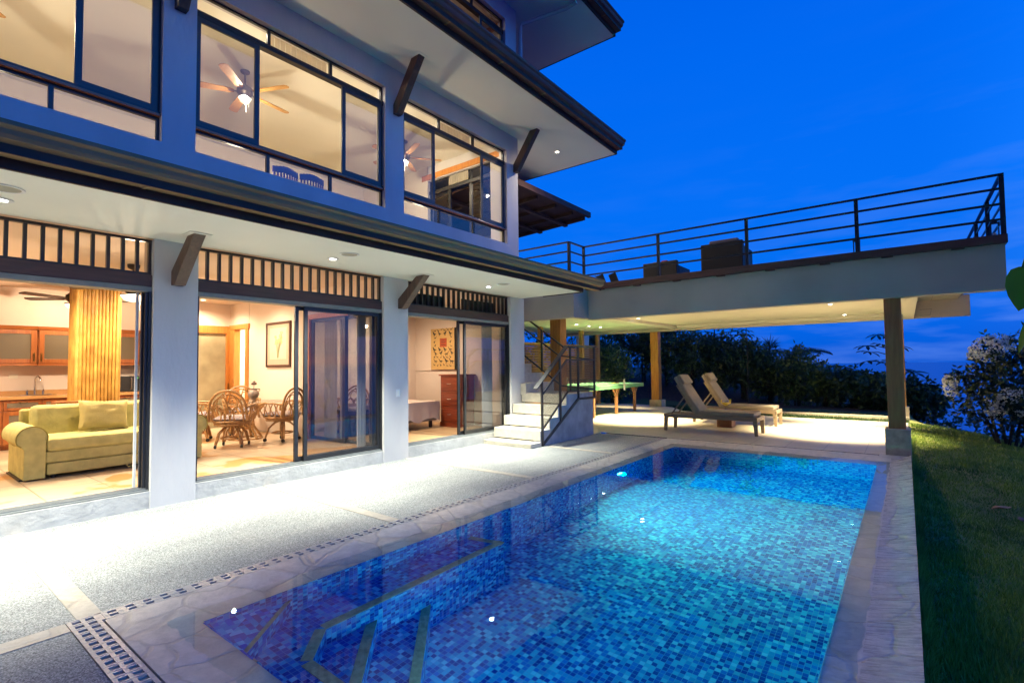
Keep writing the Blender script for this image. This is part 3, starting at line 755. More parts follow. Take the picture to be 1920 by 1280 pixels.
# hall beyond the narrow door
hl = MB(); hl.box(-13.3, -10.4, 7.2, 7.3, .2, CZ); hl.box(-13.4, -13.3, 5.6, 7.3, .2, CZ); hl.box(-10.5, -10.4, 5.6, 7.2, .2, CZ); hl.box(-13.4, -10.4, 5.6, 7.3, .08, .2)
H('interior_wall', hl, M['bright_room'])
# back corridor behind the frosted door
H('interior_wall', MB().box(-14.6, -14.5, 4.2, 6.2, .2, CZ).box(-14.5, -13.25, 4.2, 4.3, .2, CZ).box(-14.5,-13.25, 6.1, 6.2, .2, CZ).box(-14.6,-13.25,4.2,6.2,.08,.2), M['iwall'])
# frosted door with orange frame (faces the room along X)
df = MB(); df.box(-13.1, -12.99, 4.64, 4.76, .2, 2.63); df.box(-13.1, -12.99, 5.40, 5.49, .2, 2.63); df.box(-13.1, -12.985, 4.64, 5.49, 2.45, 2.62)
dd = H('door', df, M['door'], bevel=.004)
H('pane', MB().box(-13.06, -13.045, 4.76, 5.40, .2, 2.45), M['frost2'], parent=dd)
H('handle', MB().box(-12.99, -12.95, 5.43, 5.455, 1.05, 1.25), M['brass'], parent=dd, bevel=.004)
# narrow open door frame in the dining wall
nf = MB(); nf.box(-13.0, -12.76, 5.47, 5.62, .2, 2.64); nf.box(-12.18, -12.05, 5.47, 5.62, .2, 2.54); nf.box(-13.0, -12.0, 5.46, 5.62, 2.54, 2.65)
nd = H('door', nf, M['door'], bevel=.004)
H('lock_plate', MB().box(-12.77, -12.755, 5.462, 5.47, 1.25, 1.37), M['brass'], parent=nd)
ms = MB(); ms.box(-12.745, -12.72, 7.10, 7.14, 1.3, 2.10); ms.box(-12.745, -11.6, 7.10, 7.14, 2.06, 2.10); ms.box(-12.745, -11.6, 7.10, 7.14, 1.30, 1.34); ms.box(-11.64, -11.6, 7.10, 7.14, 1.3, 2.1)
# glazed partition between the living room and the bedroom
pt = MB(); Y0 = 5.47
pt.box(-9.46, -7.3, Y0-.03, Y0+.1, 2.565, 2.66)
pp = H('partition', pt, M['door'], bevel=.004)
H('partition_jamb', MB().box(-9.46, -9.36, Y0-.03, Y0+.1, .2, 2.565), M['door'], parent=pp)
fr = MB()
for x0, x1, y in ((-9.35,-8.2,Y0+.01),(-8.3,-7.45,Y0+.06)):
    fr.box(x0, x0+.08, y, y+.035, .21, 2.56); fr.box(x1-.08, x1, y, y+.035, .21, 2.56); fr.box(x0+.08, x1-.08, y+.001, y+.034, .21, .27); fr.box(x0+.08, x1-.08, y+.001, y+.034, 2.50, 2.56)
H('partition_frame', fr, M['alu'], parent=pp)
H('pane', MB().quad((-9.28,Y0+.028,.26),(-8.27,Y0+.028,.26),(-8.27,Y0+.028,2.51),(-9.28,Y0+.028,2.51)).quad((-8.23,Y0+.078,.26),(-7.52,Y0+.078,.26),(-7.52,Y0+.078,2.51),(-8.23,Y0+.078,2.51)), M['glass_clear'], parent=pp, recalc=False)

# ---- lower eave
H('soffit', MB().box(W-.001, -5.35, YN, 9.28, 3.14, 3.165), M['soffit'])
H('fascia', MB().box(-5.35, -5.318, YN, 9.30, 3.128, 3.245).box(W+.6, -5.32, 9.28, 9.31, 3.122, 3.2), M['fascia'], bevel=.003)
def gutter_profile(x, z):      # outline in X,Z; x = outer lip, z = underside
    return [(x-.25,z),(x-.10,z),(x-.10,z+.065),(x-.085,z+.075),(x-.05,z+.09),(x-.035,z+.12),(x-.028,z+.155),(x-.005,z+.175),(x,z+.18),(x,z+.215),(x-.012,z+.215),(x-.02,z+.20),(x-.25,z+.20)]
M['gutter_dark'] = mat('upper_gutter_metal', (.15,.07,.055), .55, var=.12, scale=2, spec=.25)
def gutter(x, z, y0, y1, clips, m='gutter'):
    g = H('gutter', MB().prism(gutter_profile(x, z), 'y', y0, y1), M[m])
    yy = y0+.6
    while yy < y1: H('gutter_clip', MB().box(x-.235, x-.112, yy, yy+.03, z-.006, z), M['gutter'], parent=g); yy += clips
    H('gutter_lip', MB().box(x-.11, x-.098, y0, y1, z-.004, z+.068), M['fascia'], parent=g)
    return g
gutter(-5.09, 3.215, YN, 9.85, 1.32)
H('roof', MB().prism([(-5.34,3.40),(-6.945,4.0),(-6.945,3.2),(-5.34,3.2)], 'y', YN, 9.27), M['roof'])
# ---- upper storeys
def storey(zb, zt, pillars, zs, zlow, zbar, ztr, zhead, yend):
    """facade wall with three window openings: zs wall base, zlow bottom of the low panes, zbar, ztr transom, zhead"""
    w = MB()
    w.box(W-.22, W, YN, yend, zs, zlow)
    w.box(W-.22, W, YN, yend, zhead, zt)
    for a, b in pillars: w.box(W-.2201, W+.0003, a, b, zlow, zhead)
    return w
pill = [(YN,-4.25), (-1.25,-.82), (2.125,2.49), (5.425,5.83), (8.79,9.2)]
H('upper_wall', storey(3.4, 6.87, pill, 3.3, 4.325, 4.64, 6.17, 6.455, YE), M['stucco'])
H('upper_wall', storey(7.2, 9.92, pill, 7.2, 7.40, 7.70, 9.20, 9.50, YE), M['stucco'])
# gable side of upper storeys
def sidewall(z0, z1, zlow, zbar, ztr, zhead):
    w = MB()
    w.box(-13, -9.75, YE-.2, YE-.001, z0, z1); w.box(-9.75, W-.2, YE-.2, YE-.001, z0, zlow); w.box(-9.75, W-.2, YE-.2, YE-.001, zhead, z1)
    w.box(-7.6, W-.2, YE-.2, YE-.001, zlow, zhead)
    return w
H('side_wall', MB().box(-13.4, W-.01, YE-.2, YE-.0005, -.02, 3.3), M['stucco'])
H('side_wall', sidewall(3.3, 6.87, 4.325, 4.64, 6.17, 6.455), M['stucco'])
H('side_wall', sidewall(6.87, 9.92, 7.40, 7.70, 9.20, 9.50), M['stucco'])

def window(y0, y1, zl, zh, px=None):
    """low fixed strip, sliding middle, transom; y0..y1 opening, local heights from zl (bottom of the strip) to zh (head)"""
    x = W-.11; t = .022
    zb = zl+.315; zt = zh-.29
    m1 = y0+.96; m2 = y0+1.945
    fr = MB()
    fr.box(x-t, x+t, y0, y0+.03, zl, zh); fr.box(x-t, x+t, y1-.03, y1, zl, zh)           # outer verticals
    fr.box(x-t+.001, x+t-.001, y0+.03, y1-.03, zh-.03, zh)                                # head
    fr.box(x-t+.001, x+t-.001, y0+.03, y1-.03, zb-.035, zb)                               # under the sill bar
    fr.box(x-.05, x+.05, y0, y1, zb+.03, zb+.065)                                         # sliding track
    fr.box(x-.05, x+.05, y0, y1, zt-.04, zt+.01)                                          # top track
    for m in (m1, m2):
        fr.box(x-t, x+t, m-.022, m+.022, zl, zb-.035); fr.box(x-t, x+t, m-.022, m+.022, zt+.035, zh-.03)
    wn = H('window', fr, M['alu'])
    H('sill', MB().box(x-.09, x+.075, y0+.001, y1-.001, zb, zb+.03), M['cabinet_h'], parent=wn, bevel=.003)
    H('sill', MB().box(x-.07, x+.055, y0+.001, y1-.001, zt+.01, zt+.035), M['header'], parent=wn)
    # sliding leaves left and right of the open middle
    for a, b, xx in ((y0+.005, y0+.82, x+.028), (y1-.80, y1-.03, x+.028)):
        s = .065; lf = MB()
        lf.box(xx-.016, xx+.016, a, a+s, zb+.066, zt-.041); lf.box(xx-.016, xx+.016, b-s, b, zb+.066, zt-.041)
        lf.box(xx-.015, xx+.015, a+s, b-s, zb+.066, zb+.066+s); lf.box(xx-.015, xx+.015, a+s, b-s, zt-.041-s, zt-.041)
        H('window_leaf', lf, M['alu_blue'], parent=wn)
    for a, b in ((y0+.066, y0+.76), (y1-.74, y1-.09)):
        H('pane', MB().quad((x+.028,a,zb+.125),(x+.028,b,zb+.125),(x+.028,b,zt-.1),(x+.028,a,zt-.1)), M['glass_up'], parent=wn, recalc=False)
    for a, b in ((y0+.03, m1-.022), (m1+.022, m2-.022), (m2+.022, y1-.03)):
        H('pane', MB().quad((x,a,zl),(x,b,zl),(x,b,zb-.035),(x,a,zb-.035)), M['glass'], parent=wn, recalc=False)
    # fluted blind in the middle transom
    bl = MB(); n = 11
    for k in range(n):
        a = m1+.03+(m2-m1-.06)*k/n; b = m1+.03+(m2-m1-.06)*(k+1)/n
        bl.box(x-.06, x-.052, a+.004, b-.004, zt+.036, zh-.031)
    H('blind', bl, M['blind'], parent=wn)
    return wn
for zl, zh in ((4.325, 6.455), (7.40, 9.50)):
    window(-.80, 2.125, zl, zh); window(2.49, 5.425, zl, zh); window(5.83, 8.79, zl, zh)
def side_window(x0, x1, zl, zh):
    y = YE-.1; zb = zl+.315; zt = zh-.29; t = .022
    fr = MB()
    fr.box(x0, x0+.04, y-t, y+t, zl, zh); fr.box(x1-.04, x1, y-t, y+t, zl, zh); fr.box(x0, x1, y-t-.001, y+t+.001, zh-.03, zh)
    fr.box(x0, x1, y-.05, y+.05, zb-.03, zb+.05); fr.box(x0, x1, y-.05, y+.05, zt-.06, zt+.03)
    for f in (.33, .67):
        xm = x0+(x1-x0)*f; fr.box(xm-.03, xm+.03, y-t, y+t, zl, zb-.03); fr.box(xm-.03, xm+.03, y-t, y+t, zt+.03, zh-.03); fr.box(xm-.04, xm+.04, y-t, y+t, zb+.05, zt-.06)
    wn = H('window', fr, M['alu'])
    xm1 = x0+(x1-x0)*.33; xm2 = x0+(x1-x0)*.67
    for a, b in ((x0+.04, xm1-.04), (xm2+.04, x1-.04)):
        H('pane', MB().quad((a,y,zb+.05),(b,y,zb+.05),(b,y,zt-.06),(a,y,zt-.06)), M['glass'], parent=wn, recalc=False)
    H('pane', MB().quad((x0,y,zl),(x1,y,zl),(x1,y,zb-.03),(x0,y,zb-.03)), M['glass'], parent=wn, recalc=False)
    bl = MB()
    for k in range(11):
        a = xm1+.03+(xm2-xm1-.06)*k/11; b = xm1+.03+(xm2-xm1-.06)*(k+1)/11
        bl.box(a+.004, b-.004, y-.07, y-.062, zt+.03, zh-.03)
    H('blind', bl, M['blind'], parent=wn)
    H('header_board', MB().box(x0-.2, x1+.5, YE-.235, YE-.201, zh+.02, zh+.16), M['door'], parent=wn)
side_window(-9.75, -7.6, 4.325, 6.455); side_window(-9.75, -7.6, 7.40, 9.50)
# upper rooms
for z0, z1 in ((3.6, 6.875), (7.3, 9.925)):
    H('floor', MB().box(-12.6, W-.22, YN, YE-.2, z0-.1, z0), M['ifloor'])
    H('ceiling', MB().box(-12.6, W-.22, YN, YE-.2, z1, z1+.08), M['iwall_up'])
    H('interior_wall', MB().box(-12.7, -12.5, YN, YE-.2, z0, z1).box(-12.6, W-.22, YN, YN+.1, z0, z1), M['iwall_up'])
    H('interior_wall', MB().box(-12.5, -9.755, YE-.215, YE-.2, z0, z1).box(W-.235, W-.22, YN, -4.25, z0, z1).box(W-.235, W-.2201, -1.25, -.82, z0, z1).box(W-.235, W-.2201, 2.125, 2.49, z0, z1).box(W-.235, W-.2201, 5.425, 5.83, z0, z1), M['iwall_up'])
# ---- upper eaves
for z, y1 in ((6.85, 11.42), (9.90, 11.47)):
    H('soffit', MB().box(-14, -5.55, YN, y1, z, z+.03), M['soffit'])
    H('fascia', MB().box(-5.55, -5.515, YN, y1+.03, z-.012, z+.11).box(-14, -5.551, y1, y1+.03, z-.01, z+.10), M['fascia'], bevel=.003)
    gutter(-5.28, z+.085, YN, y1+.05, 1.32, 'gutter_dark')
    H('roof', MB().prism([(-5.50,z+.28),(-10.5,z+1.6),(-14,z+.9),(-14,z+.1),(-5.50,z+.1)], 'y', YN, y1+.02), M['roof'])
# downpipe
H('downpipe', MB().tube([(-5.62,9.75,9.83),(-5.9,9.75,9.80),(-6.86,9.32,9.62),(-6.87,9.27,9.5),(-6.87,9.27,7.2)], .045, 10), M['stucco'], smooth=True)
# ---- brackets
def bracket(y, z0, z1, x1=-6.36, w=.125):
    mb = MB()
    # raking prism: foot on the pier face, head under the soffit
    mb.prism([(W,z0),(W,z0+.17),(x1-.10,z1),(x1+.10,z1),(W+.10,z0)], 'y', y-w/2, y+w/2)
    H('eave_bracket', mb, M['bracket'], bevel=.004)
    H('bracket_plate', MB().box(x1-.15, x1+.14, y-w/2-.05, y+w/2+.05, z1-.006, z1), M['soffit'])
for y in (-1.04, 2.31, 5.755, ): bracket(y, 2.61, 3.134)
for y in (-1.04, 2.30, 5.66, 9.09): bracket(y, 6.02, 6.846)
for y in (2.30, 5.66): bracket(y, 9.08, 9.896)

# ================================================================== LAMPS ON THE OUTSIDE
def spot(parent, loc, power, ang, col, blend=.6, size=.04, aim=(0,0,-1), caus=False):
    d = bpy.data.lights.new('lamp', 'SPOT'); d.energy = power; d.spot_size = R(ang); d.spot_blend = blend; d.color = col; d.shadow_soft_size = size; d.cycles.is_caustics_light = caus
    o = bpy.data.objects.new('lamp', d); COL.objects.link(o)
    o.rotation_euler = Vector(aim).to_track_quat('-Z', 'Y').to_euler()
    o.parent = parent; o.location = Vector(loc)-Vector(OFF[parent.name]); return o
def point(parent, loc, power, col, size=.1):
    d = bpy.data.lights.new('lamp', 'POINT'); d.energy = power; d.color = col; d.shadow_soft_size = size
    o = bpy.data.objects.new('lamp', d); COL.objects.link(o); o.parent = parent; o.location = Vector(loc)-Vector(OFF[parent.name]); return o
def downlight(loc, label, power, ang, col, glow, group='', blend=.6, r=.055):
    t = thing('downlight', label, 'light', loc, group=group)
    build('trim_ring', MB().lathe([(r*.82,.0),(r*1.5,-.003),(r*1.5,-.009),(r*.86,-.012),(r*.82,-.004)], k=24, cap=False), M['white'], t, local=True, smooth=True)
    build('lens', MB().lathe([(.001,-.003),(r*.83,-.003)], k=20, cap=False), glow, t, local=True)
    if power: spot(t, (loc[0],loc[1],loc[2]-.03), power, ang, col, blend, caus='lower eave' in group)
    return t
g = 'downlights under the lower eave'
WH = (.98,1,.86)
for y, lab in ((-9.3,'added unseen downlight in the lower eave, third beyond the kitchen bay'), (-5.95,'added unseen downlight in the lower eave, second beyond the kitchen bay'), (-2.6,'recessed downlight in the lower eave soffit, beyond the near bay of the kitchen'), (.72,'bright recessed downlight in the lower eave above the sofa bay at the picture edge'), (4.04,'bright recessed downlight in the lower eave above the dining room door'), (7.42,'bright recessed downlight in the lower eave above the bedroom door')):  # the farthest pair are added, out of view, for extra bounce light
    downlight((-6.34,y,3.138), lab, 1850, 90, WH, M['bulb_white'], g, 1)
downlight((-6.6,10.37,6.846), 'single warm downlight in the upper eave soffit near its outer corner', 420, 165, (1,.82,.58), M['bulb_deck'], 'downlights under the upper eave', .8)
g = 'downlights in the terrace soffit'
DW = (1,.82,.50)
for i, (x, y, lab) in enumerate(((-8.63,14.6,'small soffit downlight above the table tennis table, nearest of the row of three'), (-8.63,15.43,'small soffit downlight above the table tennis table, middle of the row of three'), (-8.63,16.28,'small soffit downlight above the table tennis table, farthest of the row of three'),
    (-6.2,14.05,'soffit downlight alone over the tiles between table tennis table and loungers'), (-1.34,13.8,'soffit downlight near the right front post, the closer of two'), (-1.34,17.2,'soffit downlight near the rear beam, the farther of the two by the right post'))):
    downlight((x,y,2.946), lab, (1100 if i < 3 else 4000), 76, DW, M['bulb_white'], g, .75)
for y, lab in ((.69,'round ceiling speaker in the lower eave above the sofa bay'), (4.03,'round ceiling speaker in the lower eave above the dining room door'), (7.37,'round ceiling speaker in the lower eave above the bedroom door')):
    t = thing('ceiling_speaker', lab, 'speaker', (-5.93,y,3.139), group='speakers under the lower eave')
    build('ring', MB().lathe([(.105,0),(.13,-.001),(.13,-.008),(.112,-.011),(.105,-.006)], k=32, cap=False), M['white'], t, local=True, smooth=True)
    build('grille', MB().lathe([(.001,-.006),(.106,-.006)], k=32, cap=False), M['speaker'], t, local=True)
# light switch on the pier
t = thing('light_switch', 'small white light switch plate on the pier between dining room and bedroom', 'switch', (W,5.685,1.15))
build('plate', MB().box(0, .012, -.04, .04, -.065, .065), M['white'], t, local=True, bevel=.004)
build('rocker', MB().box(.012, .017, -.02, .02, -.04, .0).box(.012, .0165, -.02, .02, .005, .04), M['soffit'], t, local=True)

# ================================================================== STAIRCASE
st = thing('staircase', 'pale stone staircase turning left behind the villa corner beside the deck', 'stairs', (-6.3,9,0))
XR = -5.73; RIS = .2225
fl = MB()
tops = [.085]+[.085+RIS*(i+1) for i in range(4)]
ys = [7.905, 8.235, 8.565, 8.89, 9.225]
for i, (y, z) in enumerate(zip(ys, tops)):
    y1 = ys[i+1] if i < 4 else 9.3
    x1 = XR-.02 if i == 0 else XR-.005
    y0 = y
    build('step', MB().box(W+.02, x1+(.03 if i == 0 else 0), y0, y1+.02, z-.2 if i else 0, z), M['stone'], st, bevel=.008)
zl = tops[-1]
build('landing', MB().box(-6.79, XR-.004, 9.226, 10.38, zl-.2, zl+.0002), M['stone'], st, bevel=.006)
out = [(8.24,.0),(8.24,tops[1]-.012)]
for i in range(2, 5): out += [(ys[i]+.006, tops[i-1]-.012), (ys[i]+.006, tops[i]-.012)]
out += [(10.375, zl-.012), (10.375, 0)]
build('flank_wall', MB().prism(out, 'x', XR-.16, XR), M['flank'], st)
build('flank_wall', MB().box(-6.79, XR-.16, 10.2, 10.374, 0, zl-.2), M['flank'], st)
for k in range(9):
    x1 = -6.80-.335*k; z = zl+RIS*(k+1)
    build('step', MB().box(x1-.36, x1, 9.215, 10.39, z-.26, z), M['stone'], st, bevel=.008)
# railing with flat handrail, mid rail, bottom rail and mesh
rl = thing('stair_railing', 'dark steel stair railing with flat handrail and fine mesh infill', 'railing', (XR,9.2,0))
def pb(name, pts, w, h, parent=rl, m=None):
    mb = MB()
    for a, b in zip(pts, pts[1:]): mb.bar(a, b, w, h)
    return build(name, mb, m or M['rail'], parent)
x = XR+.012
for y, z0, z1 in ((8.29,.0,1.29),(8.965,.40,1.80),(9.705,.86,2.0),(10.44,.84,2.0)):
    build('rail_post', MB().box(x-.02, x+.02, y-.02, y+.02, z0, z1), M['rail'], rl)
pb('handrail', [(x,8.07,1.145),(x,9.25,2.012),(x,10.46,2.012)], .10, .022)
pb('middle_rail', [(x,8.31,1.03),(x,9.24,1.712),(x,10.44,1.712)], .03, .035)
pb('middle_rail', [(x,8.31,.335),(x,9.27,1.03),(x,10.44,1.03)], .026, .03)
pb('bottom_rail', [(x,8.29,.02),(x,9.70,.855),(x,10.45,.845)], .035, .05)
# fine mesh infill between the two middle rails
msh = MB()
def zlow(y): return .335+(y-8.31)*(.695/.96) if y < 9.27 else 1.03
def zmid(y): return 1.03+(y-8.31)*(.682/.93) if y < 9.24 else 1.712
y = 8.33
while y < 10.43:
    msh.box(x-.0015, x+.0015, y-.0022, y+.0022, zlow(y), zmid(y)); y += .026
for k in range(26):
    f = (k+.5)/26
    pts = [(x, yy, zlow(yy)+(zmid(yy)-zlow(yy))*f) for yy in (8.33, 8.8, 9.255, 9.8, 10.43)]
    for a, b in zip(pts, pts[1:]): msh.bar(a, b, .003, .004)
build('mesh_infill', msh, M['rail'], rl)
# railing on the far side of landing and upper flight
yb = 10.42
pb('handrail', [(XR+.01,yb,2.012),(-6.52,yb,2.03),(-10.0,yb,4.46)], .06, .03)
pb('middle_rail', [(XR,yb,1.715),(-6.66,yb,1.83),(-10.0,yb,4.05)], .03, .03)
pb('bottom_rail', [(XR,yb,1.03),(-6.60,yb,1.10),(-10.0,yb,3.40)], .03, .035)
for xx, z0, z1 in ((-6.35,zl,2.01),(-7.17,1.45,2.46),(-8.2,2.1,3.2)):
    build('rail_post', MB().box(xx-.02, xx+.02, yb-.02, yb+.02, z0, z1), M['rail'], rl)

# ================================================================== ROOF TERRACE
tr = thing('roof_terrace', 'wide roof terrace on timber posts with a plastered beam and brown edge board', 'terrace', (-2.5,14,0))
T = lambda name, mb, m, **k: build(name, mb, m, parent=k.pop('parent', tr), **k)
T('front_beam', MB().box(-6.0, 1.262, 10.70, 10.95, 2.682, 3.385), M['beam'], bevel=.006)
T('corner_beam', MB().box(-9.6, -6.001, 10.04, 10.26, 2.70, 3.40).box(-6.16, -5.999, 10.2599, 10.72, 2.70, 3.399), M['beam'], bevel=.004)
T('rear_beam', MB().box(-12, 1.43, 18.4, 18.62, 2.82, 3.40), M['beam'], bevel=.006)
T('side_beam', MB().box(-.02, .22, 10.95, 18.4, 2.80, 3.299), M['soffit_warm'])
T('side_beam', MB().box(-6.7, -6.4, 10.95, 18.4, 2.86, 3.3), M['soffit_warm'])
T('soffit', MB().box(-12, -6.0, 10.26, 18.4, 2.948, 3.0).box(-6.0, -.02, 10.95, 18.4, 2.9481, 3.0001), M['soffit_warm'])
# shallow mouldings of the roll-screen housing along the rear edge
T('screen_housing', MB().box(-6.3, -.1, 17.55, 17.80, 2.86, 2.947).box(-6.3, -.1, 18.02, 18.39, 2.80, 2.947), M['soffit_warm'], bevel=.01)
T('floor', MB().box(-6.02, 1.18, 10.71, 18.6, 3.30, 3.47).box(-12, -6.02, 10.1, 18.6, 3.401, 3.47), M['patio'])
eb = MB(); eb.box(-6.12, 1.285, 10.60, 10.70, 3.385, 3.515); eb.box(-6.12, -6.02, 10.0, 10.6, 3.384, 3.514)
xx = -5.7
while xx < 1.2: eb.box(xx, xx+.16, 10.615, 10.70, 3.362, 3.386); xx += .905
T('edge_board', eb, M['deckboard'], bevel=.004)
T('edge_board', MB().box(1.19, 1.285, 10.7, 18.6, 3.386, 3.513), M['deckboard'])
T('bracket_handle', MB().tube([(.36,18.36,3.05),(.62,18.28,3.05),(.58,18.28,2.88),(.36,18.36,2.88)], .012, 6), M['track'])
def wpost(x0, x1, y0, y1, z1, bx0, bx1, by0, by1, bz, zb=-.1, m='post'):
    p = T('post', MB().box(x0, x1, y0, y1, bz, z1), M[m], bevel=.008)
    T('post_base', MB().box(bx0, bx1, by0, by1, zb, bz+.0005), M['stone_base'], parent=p, bevel=.012)
wpost(-.272, -.03, 10.86, 11.10, 2.69, -.322, .03, 10.775, 11.14, .45, m='post_dark')
wpost(-7.66, -7.36, 18.42, 18.70, 2.83, -7.74, -7.26, 18.40, 18.80, .25)
wpost(-.25, -.02, 18.42, 18.66, 2.83, -.32, .04, 18.40, 18.72, .29)
wpost(-7.27, -6.96, 10.95, 11.25, 2.95, -7.33, -6.90, 10.9, 11.3, .25)
# railing on the terrace edge
tl = thing('terrace_railing', 'dark steel railing with four horizontal bars round the roof terrace', 'railing', (-2.4,10.7,3.5))
px_ = [-6.08, -4.21, -2.40, -.60, 1.25]
zr = [4.452, 4.235, 3.995, 3.757]
for xx in px_:
    build('rail_post', MB().box(xx-.03, xx+.03, 10.655, 10.70, 3.42, 4.44), M['rail'], tl)
for k, z in enumerate(zr):
    h = .03 if k == 0 else .036; d = .05 if k == 0 else .02
    build('rail', MB().bar((-6.08,10.677,z),(1.28,10.677,z), d, h), M['rail'], tl)
    build('rail', MB().bar((1.25,10.69,z),(1.25,16.2,z), d, h), M['rail'], tl)
    build('rail', MB().bar((-6.08,10.0,z),(-6.08,10.67,z), d, h), M['rail'], tl)
    build('rail', MB().bar((-10.2,10.0,z),(-6.08,10.0,z), d, h), M['rail'], tl)
for (xx, yy) in ((1.25,12.4),(1.25,14.2),(1.25,16.2),(-6.08,10.0),(-8.1,10.0)):
    build('rail_post', MB().box(xx-.03, xx+.03, yy-.03, yy+.03, 3.42, 4.44), M['rail'], tl)
# wicker seats on the terrace
def wicker(name, label, x0, x1, y0, y1, zt, cush):
    t = thing(name, label, 'armchair', ((x0+x1)/2,(y0+y1)/2,3.47), group='wicker seats on the roof terrace')
    build('wicker_shell', MB().box(x0, x1, y0, y0+.13, 3.5, zt).box(x0, x0+.13, y0+.13, y1, 3.5, zt-.1).box(x1-.13, x1, y0+.13, y1, 3.5, zt-.1).box(x0+.13, x1-.13, y0+.13, y1, 3.5, 3.75), M['wicker'], t, bevel=.015)
    build('seat_cushion', MB().box(x0+.14, x1-.14, y0+.15, y1+.02, 3.752, 3.87), M['greycush'], t, bevel=.03)
    build('back_cushion', MB().box(x0+cush[0], x0+cush[1], y0+.131, y0+.30, 3.78, zt+cush[2]), M['greycush'], t, bevel=.03)
    for xx in (x0+.03, x1-.03):
        build('leg', MB().box(xx-.02, xx+.02, y0+.05, y0+.09, 3.47, 3.5), M['black'], t)
    return t
wicker('wicker_armchair', 'tall dark wicker armchair with brown cushion on the roof terrace', -3.46, -2.60, 11.2, 12.05, 4.18, (.14,.74,.09))
t = wicker('wicker_armchair', 'low dark wicker armchair with a red cushion on the roof terrace', -4.84, -4.03, 11.3, 12.2, 3.965, (.17,.36,.04))
build('scatter_cushion', MB().box(-4.46, -4.30, 11.44, 11.56, 3.88, 4.02), M['red'], t, bevel=.03)
for i, (x0, lab) in enumerate(((-6.02,'small dark tilted chair back on the terrace, nearer the house'), (-5.68,'small dark tilted chair back on the terrace, farther from the house'))):
    t = thing('terrace_chair', lab, 'chair', (x0+.12,11.3,3.47), group='low chairs on the roof terrace')
    build('backrest', MB().bar((x0+.16,11.25,3.55),(x0+.08,11.2,3.82), .19, .03, (0,1,0)), M['black'], t)
    build('seat', MB().box(x0+.02, x0+.22, 11.25, 11.6, 3.60, 3.63), M['black'], t)
    for dx, dy in ((.03,11.27),(.21,11.27),(.03,11.58),(.21,11.58)): build('leg', MB().box(x0+dx-.012, x0+dx+.012, dy-.012, dy+.012, 3.47, 3.6), M['black'], t)
for x0, y0, lab in ((-.62,10.83,'small glazed lantern by the middle right railing post'), (1.17,10.86,'small glazed lantern at the outer corner of the terrace')):
    t = thing('lantern', lab, 'lantern', (x0,y0,3.47), group='lanterns on the roof terrace')
    mb = MB()
    for dx in (-.045,.045):
        for dy in (-.045,.045): mb.box(x0+dx-.006, x0+dx+.006, y0+dy-.006, y0+dy+.006, 3.49, 3.74)
    mb.box(x0-.055, x0+.055, y0-.055, y0+.055, 3.47, 3.49); mb.box(x0-.055, x0+.055, y0-.055, y0+.055, 3.74, 3.755); mb.box(x0-.03, x0+.03, y0-.03, y0+.03, 3.755, 3.785)
    build('frame', mb, M['black'], t)
    build('glass_body', MB().box(x0-.038, x0+.038, y0-.038, y0+.038, 3.491, 3.738), M['glass_clear'], t)
    build('candle', MB().lathe([(.022,0),(.022,.1)], (x0,y0,3.491), 10), M['white'], t)
# small plant by the corner post of the terrace
t = thing('potted_plant', 'tiny dark potted plant by the railing corner near the house', 'plant', (-5.9,10.9,3.47))
build('pot', MB().lathe([(.05,0),(.07,.11),(.06,.11),(.055,.1)], (-5.9,10.9,3.47), 12), M['black'], t)
mb = MB(); rp_ = random.Random(5)
for i in range(40):
    a = rp_.random()*6.28; r_ = rp_.random()*.1; c = Vector((-5.9+r_*math.cos(a), 10.9+r_*math.sin(a), 3.6+rp_.random()*.16)); d = Vector((math.cos(a),math.sin(a),.5))*.03; s_ = Vector((-math.sin(a),math.cos(a),0))*.012
    mb.quad(c-d, c+s_, c+d, c-s_)
build('foliage', mb, M['leaf_dark'], t, recalc=False)
# canopy roof of the rear wing behind the house corner
pv = thing('canopy_roof', 'dark sloping canopy roof on the rear wing behind the villa corner', 'roof', (-10,12,3.4))
def pz(x): return 6.30 + (x+7.78)*.048
def sl(x0, x1, y0, y1, d0, d1, name, m):
    mb = MB()
    for d in (d0, d1): mb.v += [(x0,y0,pz(x0)+d),(x1,y0,pz(x1)+d),(x1,y1,pz(x1)+d),(x0,y1,pz(x0)+d)]
    mb.f += [(3,2,1,0),(4,5,6,7),(0,1,5,4),(1,2,6,5),(2,3,7,6),(3,0,4,7)]
    return build(name, mb, m, pv)
sl(-13.5, -7.78, 9.6, 14.0, 0, .05, 'roof_sheet', M['fascia'])
sl(-7.79, -7.70, 9.6, 14.02, -.06, .10, 'edge_gutter', M['fascia'])
for y in (10.4, 11.3, 12.25, 13.2, 13.93): sl(-13.4, -7.9, y, y+.08, -.10, -.002, 'rafter', M['roof'])
for xx in (-8.6, -9.6): sl(xx-.06, xx+.06, 9.6, 14.0, -.16, -.101, 'purlin', M['roof'])
for y in (9.95, 13.4): build('support_post', MB().box(-12.1, -11.95, y, y+.15, 3.47, pz(-12.0)), M['rail'], pv)

# ================================================================== SLATTED FENCE
fe = thing('slat_fence', 'louvred hardwood screen fence with tall posts behind the table tennis table', 'fence', (-10,15.5,0))
fy = [13.1, 14.5, 15.92, 17.32, 18.62]
for y in fy: build('post', MB().box(-10.1, -9.96, y-.08, y+.08, -.05, 2.94), M['slat'], fe, bevel=.005)
for a, b in zip(fy, fy[1:]):
    mb = MB(); z = .14
    while z < 2.28:
        # tilted louvre
        mb.prism([(-9.955,z),(-9.94,z),(-10.02,z+.075),(-10.035,z+.075)], 'y', a+.08, b-.08); z += .088
    build('slat_panel', mb, M['slat'], fe)
    build('top_rail', MB().box(-10.06, -9.93, a+.081, b-.081, 2.31, 2.37), M['slat'], fe)
